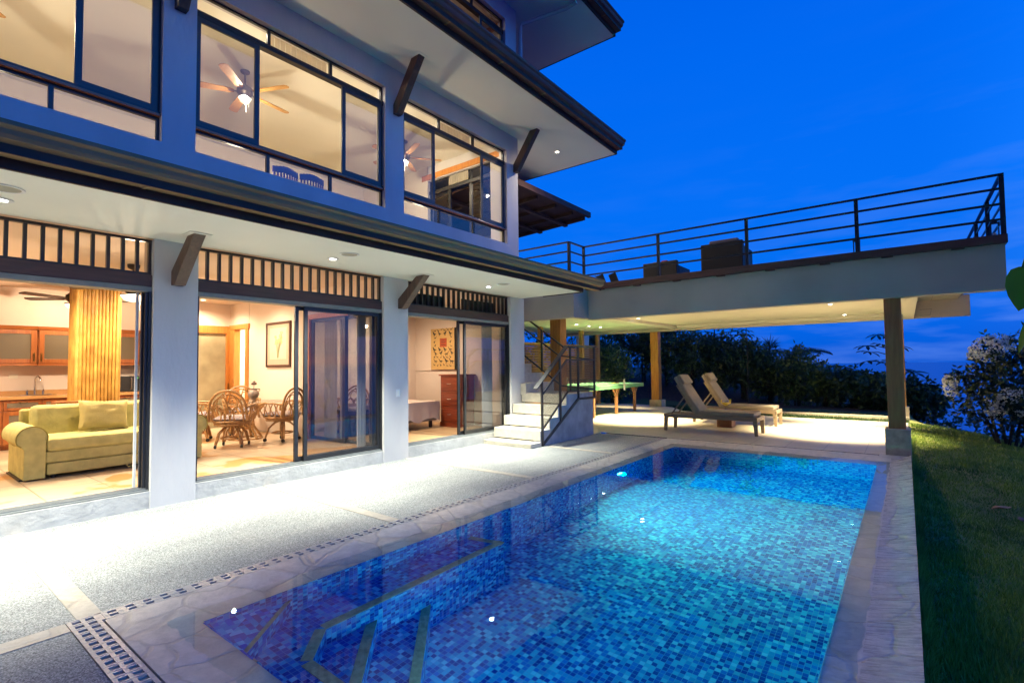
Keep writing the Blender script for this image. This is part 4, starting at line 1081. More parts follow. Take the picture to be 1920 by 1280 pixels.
# plaster pier between the screen posts
tag(build('pier', MB().box(-11.2, -10.8, 18.9, 19.3, -.1, 3.4), M['stucco']), 'pale square plaster pier standing behind the slatted screen', 'pillar')

# ================================================================== TABLE TENNIS TABLE
tt = thing('table_tennis_table', 'green topped table tennis table on braced wooden legs', 'table', (-8.3,15,0))
build('tabletop', MB().box(-9.15, -7.28, 12.95, 16.85, .83, .95), M['pingpong'], tt, bevel=.006)
build('table_line', MB().box(-8.225, -8.205, 12.96, 16.84, .9502, .9515).box(-9.14, -9.11, 12.96, 16.84, .9502, .9514).box(-7.32, -7.29, 12.96, 16.84, .9502, .9514), M['white'], tt)
for sx in (-7.44, -9.0):
    for y in (13.5, 15.02, 16.42):
        lg = MB().box(sx-.04, sx+.04, y-.04, y+.04, .004, .83)
        o = build('leg', lg, M['tableleg'], tt, bevel=.004)
        br = MB()
        for s in (-1, 1):
            br.bar((sx, y+s*.02, .58), (sx, y+s*.22, .82), .035, .045)
        build('brace', br, M['tableleg'], tt)
nt_ = MB()
nt_.box(-9.3, -7.1, 14.98, 15.0, 1.085, 1.105)
for k in range(110):
    xx = -9.28+2.16*k/109; nt_.box(xx-.002, xx+.002, 14.988, 14.992, .955, 1.085)
for k in range(7): nt_.box(-9.3, -7.1, 14.988, 14.992, .965+.017*k, .968+.017*k)
build('net', nt_, M['black'], tt)
for xx in (-9.3, -7.14):
    build('net_post', MB().box(xx-.012, xx+.03, 14.97, 15.01, .78, 1.14).box(xx-.02, xx+.1, 14.96, 15.02, .95, .975), M['track'], tt)
t = thing('table_tennis_bat', 'wooden bat lying on the green table tennis table', 'bat', (-7.95,15.9,.955))
build('blade', MB().lathe([(.001,0),(.09,0),(.09,.014),(.001,.014)], k=20), M['yellow'], t, local=True)
build('grip', MB().box(.08, .19, -.014, .014, .001, .02), M['door'], t, local=True)

# ================================================================== SUN LOUNGERS
def lounger(label, loc):
    t = thing('sun_lounger', label, 'sun lounger', loc, group='sun loungers on the patio')
    Lx, Wy = 2.08, .72; zt = .40
    f = MB()
    for y in (0.0, Wy-.06): f.box(.05, Lx-.05, y, y+.055, zt-.085, zt)
    f.box(0, .05, 0, Wy-.005, zt-.085, zt); f.box(Lx-.05, Lx, 0, Wy-.005, zt-.085, zt)
    for k in range(9): f.box(.70+k*.145, .70+k*.145+.09, .056, Wy-.061, zt-.03, zt-.012)
    build('frame', f, M['teak'], t, local=True, bevel=.004)
    s = MB()
    for k in range(5): s.box(.06+k*.11, .06+k*.11+.06, .056, Wy-.061, zt-.03, zt-.01)
    build('slats', s, M['teak'], t, local=True)
    for x0, dx in ((.0,1),(Lx-.09,-1)):
        for y0 in (0, Wy-.075):
            mb = MB(); n = 0
            xa, xb = x0, x0+.09
            xs = (xa, xb-.03) if dx == 1 else (xa+.03, xb)
            mb.v += [(xs[0],y0,.0),(xs[1],y0,.0),(xs[1],y0+.06,.0),(xs[0],y0+.06,.0),(xa,y0-.004,zt-.086),(xb,y0-.004,zt-.086),(xb,y0+.07,zt-.086),(xa,y0+.07,zt-.086)]
            mb.f += [(3,2,1,0),(4,5,6,7),(0,1,5,4),(1,2,6,5),(2,3,7,6),(3,0,4,7)]
            build('leg', mb, M['teak'], t, local=True)
    # seat and back mattress
    P = Vector((.74, 0, zt+.01)); ang = R(57.5); d = Vector((-math.cos(ang), 0, math.sin(ang))); nrm = Vector((math.sin(ang), 0, math.cos(ang)))
    build('seat_mattress', MB().box(.73, Lx-.06, .03, Wy-.05, zt+.001, zt+.10), M['taupe'], t, local=True, bevel=.022)
    def slab(a, b, th0, th1, y0, y1):
        mb = MB(); q = [P+d*a+nrm*th0, P+d*b+nrm*th0, P+d*b+nrm*th1, P+d*a+nrm*th1]
        mb.prism([(p.x, p.z) for p in q], 'y', y0, y1); return mb
    bm_ = build('back_mattress', slab(.01, .98, .03, .13, .03, Wy-.05), M['taupe'], t, local=True, bevel=.022)
    build('headrest', slab(.73, .985, .125, .205, .05, Wy-.07), M['taupe'], t, local=True, bevel=.03)
    b = MB()
    for y in (.05, Wy-.12): addmb(b, slab(-.02, .80, -.02, .028, y, y+.05))
    for k in range(5): addmb(b, slab(.08+k*.16, .16+k*.16, .0, .02, .1, Wy-.12))
    build('backrest_frame', b, M['teak'], t, local=True)
    pr = MB()
    for y in (.09, Wy-.13): pr.bar(P+d*.48+Vector((0,y,0)), (.16,y,zt-.01), .03, .03)
    build('backrest_prop', pr, M['teak'], t, local=True)
    return t
lounger('taupe cushioned teak sun lounger nearest the pool edge', (-4.66,11.93,.004))
lounger('taupe cushioned teak sun lounger behind the small red side table', (-4.66,14.02,.004))
t = thing('side_table', 'small red hardwood side table holding a yellow cocktail between two loungers', 'table', (-3.6,13.2,.004))
build('table_top', MB().box(-.25, .30, -.02, .42, .40, .43), M['teak_d'], t, local=True, bevel=.004)
build('leg', MB().box(-.19, .12, .0, .035, 0, .40), M['teak_d'], t, local=True)
build('leg', MB().box(.125, .16, .0, .36, 0, .40), M['teak_d'], t, local=True)
t = thing('cocktail_glass', 'wide stemmed glass of bright yellow drink on the red side table', 'glass', (-3.60,13.32,.434))
build('bowl', MB().lathe([(.008,.0),(.05,.002),(.05,.006),(.008,.012),(.008,.08),(.03,.095),(.11,.15),(.118,.20)], k=24, cap=False), M['glass_clear'], t, local=True, smooth=True)
build('drink', MB().lathe([(.001,.10),(.03,.104),(.104,.155),(.108,.185),(.001,.186)], k=24), M['yellow'], t, local=True, smooth=True)
build('fruit_slice', MB().prism([(.08,.16),(.12,.16),(.13,.27),(.09,.26)], 'y', -.012, .012).prism([(-.12,.17),(-.09,.17),(-.085,.24),(-.11,.25)], 'y', -.01, .01), M['yellow'], t, local=True)
build('straw', MB().tube([(-.06,.01,.16),(.07,.02,.23)], .005, 6), M['purple'], t, local=True)

# ================================================================== GROUND FLOOR ROOMS: FURNITURE
# sofa
so = thing('sofa', 'yellow green fabric sofa with rolled arms and pull-out base', 'sofa', (-9.35,2.28,.2))
def S(name, mb, m=None, **k): return build(name, mb, m or M['sofa'], k.pop('parent', so), **k)
def arm_outline(yi, s):
    # yi: inner face, s=-1 outside is -Y (left arm), s=+1 outside is +Y
    pts = [(yi, .22), (yi, .70)]
    for k in range(17):
        a = R(-10) + R(215)*k/16
        pts.append((yi + s*.135 - s*.15*math.cos(a), .735 + .155*math.sin(a)))
    pts += [(yi + s*.235, .64), (yi + s*.21, .60), (yi + s*.21, .22)]
    return pts
for yi, s in ((1.475,-1), (3.10,1)):
    a = S('arm', MB().prism(arm_outline(yi, s), 'x', -9.88, -8.80), bevel=.02, smooth=True)
    pts = [(-8.796, p[0], p[1]) for p in arm_outline(yi, s)[1:-2]]
    S('piping', MB().tube(pts, .008, 6), M['sofa_dark'], parent=a)
S('seat_cushion', MB().box(-9.60, -8.80, 1.48, 3.095, .55, .715), bevel=.045)
S('base', MB().box(-9.85, -8.84, 1.478, 3.097, .40, .552), bevel=.02)
S('pull_out_base', MB().box(-9.85, -8.815, 1.49, 3.09, .25, .395), bevel=.02)
S('pull_strap', MB().tube([(-8.815,2.32,.27),(-8.79,2.36,.225),(-8.80,2.42,.235),(-8.81,2.40,.27)], .008, 6), M['sofa'])
mb = MB().prism([(-9.95,.30),(-9.72,.30),(-9.60,.70),(-9.70,1.12),(-9.90,1.10)], 'y', 1.46, 3.12)
S('back', mb, bevel=.06, smooth=True)
S('back', MB().prism([(-10.02,.22),(-9.90,.22),(-9.90,1.06),(-9.98,1.06)], 'y', 1.37, 3.2), bevel=.03)
for y in (1.56, 3.02): S('foot', MB().lathe([(.025,0),(.03,.055)], (-8.88,y,.2), 10), M['black'])
for y in (1.30, 3.26): S('foot', MB().box(-9.8, -8.9, y-.06, y+.06, .2, .222), M['black'])
# scatter cushion: puffed square leaning on the back
def puff(w, h, t, n=12, seed=0):
    mb = MB(); idx = {}
    for side in (1, -1):
        for i in range(n+1):
            for j in range(n+1):
                u = -1+2*i/n; v = -1+2*j/n
                e = (1-u**4)*(1-v**4)
                pinch = 1-.07*(1-abs(u)**2)*(abs(v)**3)-0
                pin2 = 1-.07*(1-abs(v)**2)*(abs(u)**3)
                nz = noise.noise((u*2.2+seed, v*2.2, side*3))*.16 + noise.noise((u*1.2+seed, v*7, side))*.12
                z = side*t*.5*max(0, e)**.5*(1+nz)
                idx[(side,i,j)] = len(mb.v); mb.v.append((u*w/2*pin2, v*h/2*pinch, z))
        for i in range(n):
            for j in range(n):
                q = (idx[(side,i,j)], idx[(side,i+1,j)], idx[(side,i+1,j+1)], idx[(side,i,j+1)])
                mb.f.append(q if side == 1 else q[::-1])
    return mb
mb = puff(.60, .46, .22, 16, 3)
mb.xform(Matrix.Translation((-9.47,2.22,.935)) @ Matrix.Rotation(R(90), 4, 'Z') @ Matrix.Rotation(R(72), 4, 'X') @ Matrix.Rotation(R(-3), 4, 'Z'))
tag(build('scatter_cushion', mb, M['cushion'], smooth=True), 'square yellow cushion with creases leaning on the sofa back', 'cushion')

# bamboo clad pillar
bp_ = thing('bamboo_pillar', 'square pillar clad in golden split bamboo canes behind the sofa', 'pillar', (-11.05,2.45,.2))
M['bamboo'] = None
def bamboo():
    m, nt, out = newmat('bamboo')
    b = N(nt, 'ShaderNodeBsdfPrincipled'); L(nt, b.outputs[0], out.inputs[0]); b.inputs['Roughness'].default_value = .35
    geo = N(nt, 'ShaderNodeNewGeometry'); tc = N(nt, 'ShaderNodeTexCoord')
    rp = ramp(nt, [(0,(.40,.20,.035)), (.5,(.52,.29,.06)), (1,(.62,.38,.10))]); L(nt, geo.outputs['Random Per Island'], rp.inputs[0])
    nz = N(nt, 'ShaderNodeTexNoise'); nz.inputs['Scale'].default_value = 3; nz.inputs['Detail'].default_value = 6
    mp = N(nt, 'ShaderNodeMapping'); mp.inputs['Scale'].default_value = (1.6,1.6,1.2); L(nt, tc.outputs['Object'], mp.inputs[0]); L(nt, mp.outputs[0], nz.inputs['Vector'])
    r2 = ramp(nt, [(.3,(.62,.55,.5)), (.65,(1.1,1.1,1.1))]); L(nt, nz.outputs['Fac'], r2.inputs[0])
    mu = N(nt, 'ShaderNodeMix'); mu.data_type = 'RGBA'; mu.blend_type = 'MULTIPLY'; mu.inputs[0].default_value = 1
    L(nt, rp.outputs[0], mu.inputs[6]); L(nt, r2.outputs[0], mu.inputs[7]); L(nt, mu.outputs[2], b.inputs['Base Color']); return m
M['bamboo'] = bamboo()
build('core', MB().box(-11.32, -10.81, 2.185, 2.715, .2, 3.16), mat('bamboo_core', (.20,.10,.02), .7), bp_)
cn = MB(); rb = random.Random(11)
def cane(x, y):
    pts = [(x,y,.2)]; z = .2; rr = [.0235]
    ph = rb.uniform(.12,.32); z = .2+ph
    r0 = rb.uniform(.0238,.0258)
    prof = [(r0,.0)]
    zz = ph
    while zz < 2.95:
        prof += [(r0,zz-.012),(r0*1.05,zz-.004),(r0*1.05,zz+.004),(r0,zz+.012)]; zz += rb.uniform(.24,.36)
    prof.append((r0,2.955)); cn.lathe(prof, (x,y,.2), 9)
for k in range(11): cane(-10.80, 2.205+k*.0495)
for k in range(11): cane(-11.31+k*.0495, 2.17)
for k in range(11): cane(-11.31+k*.0495, 2.73)
build('bamboo_canes', cn, M['bamboo'], bp_, smooth=True)

# kitchen wall cabinets (each a thing) and base units
def glazed_front(parent, x, y0, y1, z0, z1, knob_side, woodm, inner=.06, glassm=None):
    mb = MB(); mb.box(x-.022, x, y0, y0+inner, z0, z1); mb.box(x-.022, x, y1-inner, y1, z0, z1); mb.box(x-.021, x-.001, y0+inner, y1-inner, z0, z0+inner); mb.box(x-.021, x-.001, y0+inner, y1-inner, z1-inner, z1)
    d = build('door', mb, woodm, parent, bevel=.003)
    build('pane', MB().box(x-.016, x-.010, y0+inner, y1-inner, z0+inner, z1-inner), glassm or M['frost'], d)
    if knob_side is not None:
        build('handle', MB().tube([(x,knob_side,z0+.05),(x+.025,knob_side,z0+.06),(x+.025,knob_side,z0+.16),(x,knob_side,z0+.17)], .007, 6).box(x, x+.004, knob_side-.012, knob_side+.012, z0+.03, z0+.19), M['brass'], d)
    return d
def frostmix():
    m, nt, out = newmat('frosted_cabinet_glass')
    d = N(nt, 'ShaderNodeBsdfPrincipled'); d.inputs['Base Color'].default_value = (.22,.18,.12,1); d.inputs['Roughness'].default_value = .35
    t = N(nt, 'ShaderNodeBsdfTransparent'); t.inputs[0].default_value = (.8,.75,.65,1)
    mx = N(nt, 'ShaderNodeMixShader'); mx.inputs[0].default_value = .55
    L(nt, t.outputs[0], mx.inputs[1]); L(nt, d.outputs[0], mx.inputs[2]); L(nt, mx.outputs[0], out.inputs[0]); return m
M['frost_see'] = frostmix()
for i, (y0, y1, hs, lab) in enumerate(((.95,1.975,1.93,'orange wood wall cabinet with bowls behind glass, left of the bamboo pillar'), (1.98,2.90,2.03,'orange wood wall cabinet half hidden by the bamboo pillar'), (2.905,3.56,None,'orange wood wall cabinet above the microwave'))):
    wc = thing('wall_cabinet', lab, 'cabinet', (-12.85,(y0+y1)/2,1.735), group='glass fronted wall cabinets in the kitchen')
    mb = MB(); mb.box(-13.028, -12.73, y0, y0+.02, 1.735, 2.36); mb.box(-13.028, -12.73, y1-.02, y1, 1.735, 2.36); mb.box(-13.028, -12.73, y0, y1, 1.735, 1.76); mb.box(-13.028, -12.73, y0, y1, 2.33, 2.36); mb.box(-13.028, -13.01, y0, y1, 1.76, 2.33)
    build('carcass', mb, M['cabinet'], wc)
    build('shelf', MB().box(-13.01, -12.76, y0+.021, y1-.021, 2.055, 2.075), M['cabinet_h'], wc)
    build('cornice', MB().prism([(-13.028,2.361),(-12.70,2.361),(-12.66,2.425),(-13.028,2.425)], 'y', y0, y1), M['cabinet_h'], wc)
    build('bottom_rail', MB().box(-13.02, -12.70, y0+.001, y1-.001, 1.70, 1.734), M['cabinet_h'], wc)
    glazed_front(wc, -12.705, y0+.015, y1-.015, 1.745, 2.355, hs, M['cabinet'], .075, M['frost_see'])
rr_ = random.Random(2)
for i, (y, z, r_, lab) in enumerate(((1.60,2.076,.10,'white bowl on the upper shelf of the left wall cabinet, nearer the door edge'), (1.80,2.076,.085,'small white bowl on the upper shelf of the left wall cabinet, nearer the pillar'), (1.78,1.761,.12,'stack of white plates on the lower shelf of the left wall cabinet'), (2.33,1.761,.10,'pale dish in the wall cabinet beside the bamboo pillar'), (3.15,2.076,.08,'blue green cup row in the cabinet above the microwave'))):
    mb = MB().lathe([(r_*.4,0),(r_*.5,.005),(r_*.95,.07),(r_,.10),(r_*.93,.10),(r_*.5,.02)], (-12.88,y,z), 20)
    tag(build('bowl', mb, M['white'], smooth=True), lab, 'bowl', 'crockery in the kitchen cabinets')
kb = thing('kitchen_counter', 'orange wood kitchen base units under a tiled counter', 'kitchen counter', (-12.8,2.2,.2))
build('carcass', MB().box(-13.028, -12.60, -.6, 3.575, .28, 1.09).box(-13.028, -12.66, -.6, 3.575, .2, .28), M['cabinet'], kb)
build('worktop', MB().box(-13.028, -12.53, -.6, 3.577, 1.092, 1.15).box(-13.028, -13.01, -.6, 3.577, 1.1502, 1.24), M['counter'], kb, bevel=.006)
yy = -.55
for k in range(8):
    y0, y1 = yy+.52*k, yy+.52*k+.50
    if y1 > 3.58: y1 = 3.57
    glazed_front(kb, -12.575, y0, y1, .90, 1.075, None, M['cabinet'], .045)
    glazed_front(kb, -12.575, y0, y1, .30, .885, None, M['cabinet'], .075)
    c = (y0+y1)/2
    build('handle', MB().tube([(-12.575,c-.06,1.045),(-12.55,c-.03,1.035),(-12.55,c+.03,1.035),(-12.575,c+.06,1.045)], .007, 6), M['brass'], kb)
sk = thing('sink', 'stainless kitchen sink set into the tiled counter', 'sink', (-12.8,2.0,1.15))
build('rim', MB().box(-12.98, -12.96, 1.74, 2.24, 1.151, 1.158).box(-12.62, -12.60, 1.74, 2.24, 1.151, 1.158).box(-12.96, -12.62, 1.74, 1.77, 1.151, 1.158).box(-12.96, -12.62, 2.21, 2.24, 1.151, 1.158), M['chrome'], sk)
build('basin', MB().box(-12.96, -12.62, 1.77, 2.21, 1.1505, 1.153), M['nickel'], sk)
fc = thing('faucet', 'chrome gooseneck kitchen tap with two side handles', 'tap', (-12.9,1.99,1.158))
build('spout', MB().tube([(-12.92,1.985,1.158),(-12.92,1.985,1.42),(-12.90,1.99,1.48),(-12.86,2.01,1.505),(-12.80,2.03,1.48),(-12.77,2.045,1.42)], [.02,.013,.013,.013,.013,.016], 10), M['chrome'], fc, smooth=True)
for y in (1.88, 2.10):
    build('tap_handle', MB().lathe([(.02,0),(.014,.05),(.02,.06),(.02,.075)], (-12.92,y,1.158), 12).box(-12.955, -12.885, y-.01, y+.01, 1.235, 1.25), M['chrome'], fc)
tag(build('wall_socket', MB().box(-13.03, -13.018, 1.64, 1.765, 1.465, 1.54).box(-13.018, -13.013, 1.66, 1.69, 1.48, 1.525).box(-13.018, -13.013, 1.71, 1.74, 1.48, 1.525), M['soffit_warm']), 'cream wall socket above the kitchen counter', 'socket')
mw = thing('microwave', 'black and silver microwave with green clock digits on the counter', 'microwave', (-12.8,3.33,1.16))
build('body', MB().box(-12.98, -12.64, 3.02, 3.545, 1.165, 1.475), M['nickel'], mw, bevel=.006)
build('door', MB().box(-12.64, -12.625, 3.025, 3.42, 1.17, 1.47), M['black'], mw)
build('handle', MB().tube([(-12.625,3.40,1.20),(-12.595,3.40,1.23),(-12.595,3.40,1.41),(-12.625,3.40,1.44)], .012, 8), M['nickel'], mw)
build('control_panel', MB().box(-12.64, -12.628, 3.43, 3.54, 1.17, 1.47), M['black'], mw)
build('clock_digits', MB().box(-12.628, -12.626, 3.455, 3.52, 1.42, 1.445), M['screen_green'], mw)
tag(build('wall_hook', MB().box(-13.03, -13.0, 3.16, 3.20, 2.62, 2.66), M['fandark']), 'tiny dark hook on the kitchen wall right of the bamboo pillar', 'hook')
# dark box at the foot of the pillar
tag(build('wooden_stool', MB().box(-10.6, -10.2, 1.82, 2.15, 1.06, 1.12).box(-10.58, -10.54, 1.84, 1.88, .2, 1.06).box(-10.26, -10.22, 1.84, 1.88, .2, 1.06).box(-10.58, -10.54, 2.09, 2.13, .2, 1.06).box(-10.26, -10.22, 2.09, 2.13, .2, 1.06), M['cabinet']), 'brown wooden stool top peeping over the sofa back', 'stool')

# ceiling fans
def fan(name, label, x, y, zc, zb, m, bowl, nbl=5, r=.78, rot=0, power=0, col=(1,.72,.44), blade=None, group='ceiling fans'):
    t = thing(name, label, 'ceiling fan', (x,y,zc), group=group)
    h = zc-zb
    build('canopy', MB().lathe([(.001,0),(.08,0),(.075,-.05),(.03,-.08),(.001,-.08)], k=20), m, t, local=True, smooth=True)
    build('rod', MB().lathe([(.014,-.07),(.014,-h+.10)], k=10), m, t, local=True)
    build('motor', MB().lathe([(.001,-h+.12),(.07,-h+.11),(.13,-h+.06),(.13,-h-.02),(.09,-h-.06),(.05,-h-.10),(.001,-h-.10)], k=24), m, t, local=True, smooth=True)
    for k in range(nbl):
        a = rot+2*PI*k/nbl
        mb = MB(); pts = [(.17,-.035),(.24,-.06),(.62*r/.78,-.075),(r-.03,-.07),(r,-.03),(r,.03),(r-.03,.07),(.62*r/.78,.075),(.24,.06),(.17,.035)]
        n = len(pts)
        for dz in (.004,-.006):
            for px, py in pts: mb.v.append((px, py, -h+dz+py*.18))
        mb.f.append(tuple(range(n))); mb.f.append(tuple(range(2*n-1, n-1, -1)))
        for i in range(n): mb.f.append((i, n+i, n+(i+1) % n, (i+1) % n))
        mb.xform(Matrix.Rotation(a, 4, 'Z'))
        b = build('blade', mb, blade or m, t, local=True)
        br = MB().bar((.10,0,-h),(.26,0,-h-.002), .035, .012); br.xform(Matrix.Rotation(a, 4, 'Z'))
        build('blade_bracket', br, m, b, local=True)
    zz = -h-.10
    build('lamp_bowl', MB().lathe([(bowl,zz),(bowl*.97,zz-.02),(bowl*.75,zz-.065),(bowl*.4,zz-.09),(.001,zz-.10)], k=24, cap=False), M['bulb_warm'], t, local=True, smooth=True)
    build('light_stop', MB().lathe([(.001,zz+.012),(bowl*1.01,zz+.012),(bowl*1.01,zz+.006),(.001,zz+.006)], k=24, cap=False), m, t, local=True)  # added disc keeping lamp light off the blades and ceiling
    build('lamp_ring', MB().lathe([(bowl*1.02,zz+.012),(bowl*1.03,zz-.004),(bowl*.98,zz-.004)], k=24, cap=False), m, t, local=True)
    for dx in (-.05, .06): build('pull_chain', MB().tube([(dx,bowl*.4,zz-.03),(dx,bowl*.45,zz-.22)], .003, 5), M['white'], t, local=True)
    if power:
        point(t, (x,y,zb-.10-bowl*.42), power, col, bowl*.38)
    return t
WARM = (1,.76,.52)
fan('ceiling_fan', 'dark ceiling fan with a glowing bowl right above the near end of the sofa', -9.0, 2.43, 3.158, 2.80, M['fandark'], .155, rot=.35, power=130, col=WARM, group='ceiling fans on the ground floor')
fan('ceiling_fan', 'dark ceiling fan with a glowing bowl half hidden behind the bamboo pillar', -12.05, 2.36, 3.158, 2.92, M['fandark'], .14, r=.85, rot=.1, power=130, col=WARM, group='ceiling fans on the ground floor')
UP = (1,.85,.62)
FM = {}
for y, lab, rot in ((.45,'upstairs fan with light wood blades in the window at the picture corner', -.15), (4.02,'upstairs fan with light wood blades and glowing bulb in the middle window', .45), (7.62,'upstairs fan with glowing bulb behind the far upper window pane', .9)):
    fan('ceiling_fan', lab, -9.05, y, 6.873, 6.47, M['nickel'], .10, r=.86, rot=rot, power=170, col=UP, blade=M['fanwood'], group='ceiling fans on the upper floor')
# dining downlight, then ceiling lamps added out of view to light the rooms
downlight((-12.43,4.66,3.155), 'small warm downlight in the dining room ceiling near the frosted door', 170, 160, (1,.8,.55), M['bulb_deck'], 'indoor downlights')
downlight((-10.6,4.6,3.155), 'added fill downlight in the ceiling over the glass dining table', 260, 160, (1,.78,.54), M['bulb_deck'], 'indoor downlights', .9)
downlight((-8.9,7.4,3.155), 'added fill downlight in the bedroom ceiling over the bed', 300, 165, (1,.78,.56), M['bulb_deck'], 'indoor downlights', .9)
downlight((-12.3,6.5,3.155), 'added fill downlight in the hall beyond the narrow door', 700, 160, (1,.86,.62), M['bulb_deck'], 'indoor downlights', .9)
downlight((-13.9,5.1,3.155), 'added fill downlight in the corridor behind the frosted door', 160, 160, (1,.82,.55), M['bulb_deck'], 'indoor downlights', .9)
for y, lab in ((-.9,'added fill downlight in the kitchen ceiling at the picture edge'), (1.3,'added fill downlight in the ceiling behind the sofa'), (3.2,'added fill downlight in the ceiling between bamboo pillar and dining table')):
    downlight((-10.2,y,3.155), lab, 480, 165, (1,.79,.56), M['bulb_deck'], 'indoor downlights', .9)  # added behind the door header, out of view, to brighten the living room
for y, lab in ((-.2,'added fill light upstairs just inside the corner window, nearer end'), (1.4,'added fill light upstairs just inside the corner window, farther end'), (3.15,'added fill light upstairs just inside the middle window, nearer end'), (4.75,'added fill light upstairs just inside the middle window, farther end'), (6.5,'added fill light upstairs just inside the far window, nearer end'), (8.1,'added fill light upstairs just inside the far window, farther end')):
    downlight((-7.62,y,6.87), lab, 95, 165, (1,.88,.68), M['bulb_deck'], 'indoor downlights', .9)  # added ceiling lamps, hidden by the window head, brightening the upper room
for y in (.7, 3.3, 6.9):  # added lamps hidden below the sills, lighting the upper eave soffit
    t = thing('fill_lamp', {.7:'added fill lamp below the sill of the corner upper window', 3.3:'added fill lamp below the sill of the middle upper window', 6.9:'added fill lamp below the sill of the far upper window'}[y], 'lamp', (-7.75,y,3.6), group='added fill lamps on the upper floor')
    build('stand', MB().lathe([(.001,0),(.12,0),(.12,.02),(.015,.03),(.015,.42),(.001,.42)], k=16), M['nickel'], t, local=True, smooth=True)
    build('lamp_shade', MB().lathe([(.13,.40),(.09,.58)], k=20, cap=False), M['blind'], t, local=True, smooth=True)
    point(t, (-7.75,y,4.12), 85, UP, .085)
# top floor ceiling lamps, out of view, added to light its windows
for y, lab in ((1.5,'added fill downlight in the top floor ceiling toward the near end'), (7.4,'added fill downlight in the top floor ceiling above the far window')):
    downlight((-8.6,y,9.92), lab, 700, 165, (1,.78,.52), M['bulb_deck'], 'indoor downlights', .9)

# dining table, rattan chairs, vase
dt = thing('dining_table', 'round glass dining table on a rattan pole base', 'table', (-10.42,4.72,.2))
build('tabletop', MB().lathe([(.001,0),(.70,0),(.71,.006),(.70,.013),(.001,.013)], (-10.42,4.72,.925), 48), M['glass_clear'], dt, smooth=True)
b = MB()
for k in range(6):
    a = k*PI/3+.3; ca, sa = math.cos(a), math.sin(a)
    b.tube([(-10.42+.30*ca,4.72+.30*sa,.2),(-10.42+.14*ca,4.72+.14*sa,.45),(-10.42+.12*ca,4.72+.12*sa,.6),(-10.42+.36*ca,4.72+.36*sa,.918)], .022, 8)
for z, r_ in ((.22,.29),(.52,.14),(.88,.33)):
    b.tube([(-10.42+r_*math.cos(t),4.72+r_*math.sin(t),z) for t in [2*PI*i/20 for i in range(21)]], .014, 6)
build('rattan_base', b, M['rattan'], dt, smooth=True)
vs = thing('vase', 'round patterned pot with small ears holding a dried flower on the glass table', 'vase', (-10.62,4.95,.939))
M['vase'] = mat('painted_pot', (.12,.12,.11), .4, col2=(.42,.30,.24), scale=16, var=.3)
build('pot', MB().lathe([(.03,.0),(.05,.01),(.04,.03),(.085,.07),(.11,.13),(.10,.19),(.065,.225),(.075,.24),(.075,.25),(.055,.25),(.05,.22)], k=24), M['vase'], vs, local=True, smooth=True)
for s in (-1, 1): build('ear', MB().tube([(0,s*.09,.19),(0,s*.125,.20),(0,s*.125,.235),(0,s*.07,.24)], .009, 6), M['brass'], vs, local=True)
fl_ = MB().tube([(0,0,.2),(.0,.01,.33)], .006, 6); 
for k in range(6): fl_.ico((.03*math.cos(k*1.05),.03*math.sin(k*1.05)+.01,.35), .026, 1)
fl_.ico((0,.01,.38), .028, 1)
build('dried_flower', fl_, M['bracket'], vs, local=True)
M['seatpad'] = mat('patterned_cushion', (.10,.10,.17), .9, col2=(.45,.36,.30), scale=22, var=.3)
M['seatpad2'] = mat('floral_cushion', (.20,.08,.05), .9, col2=(.50,.38,.22), scale=18, var=.3)
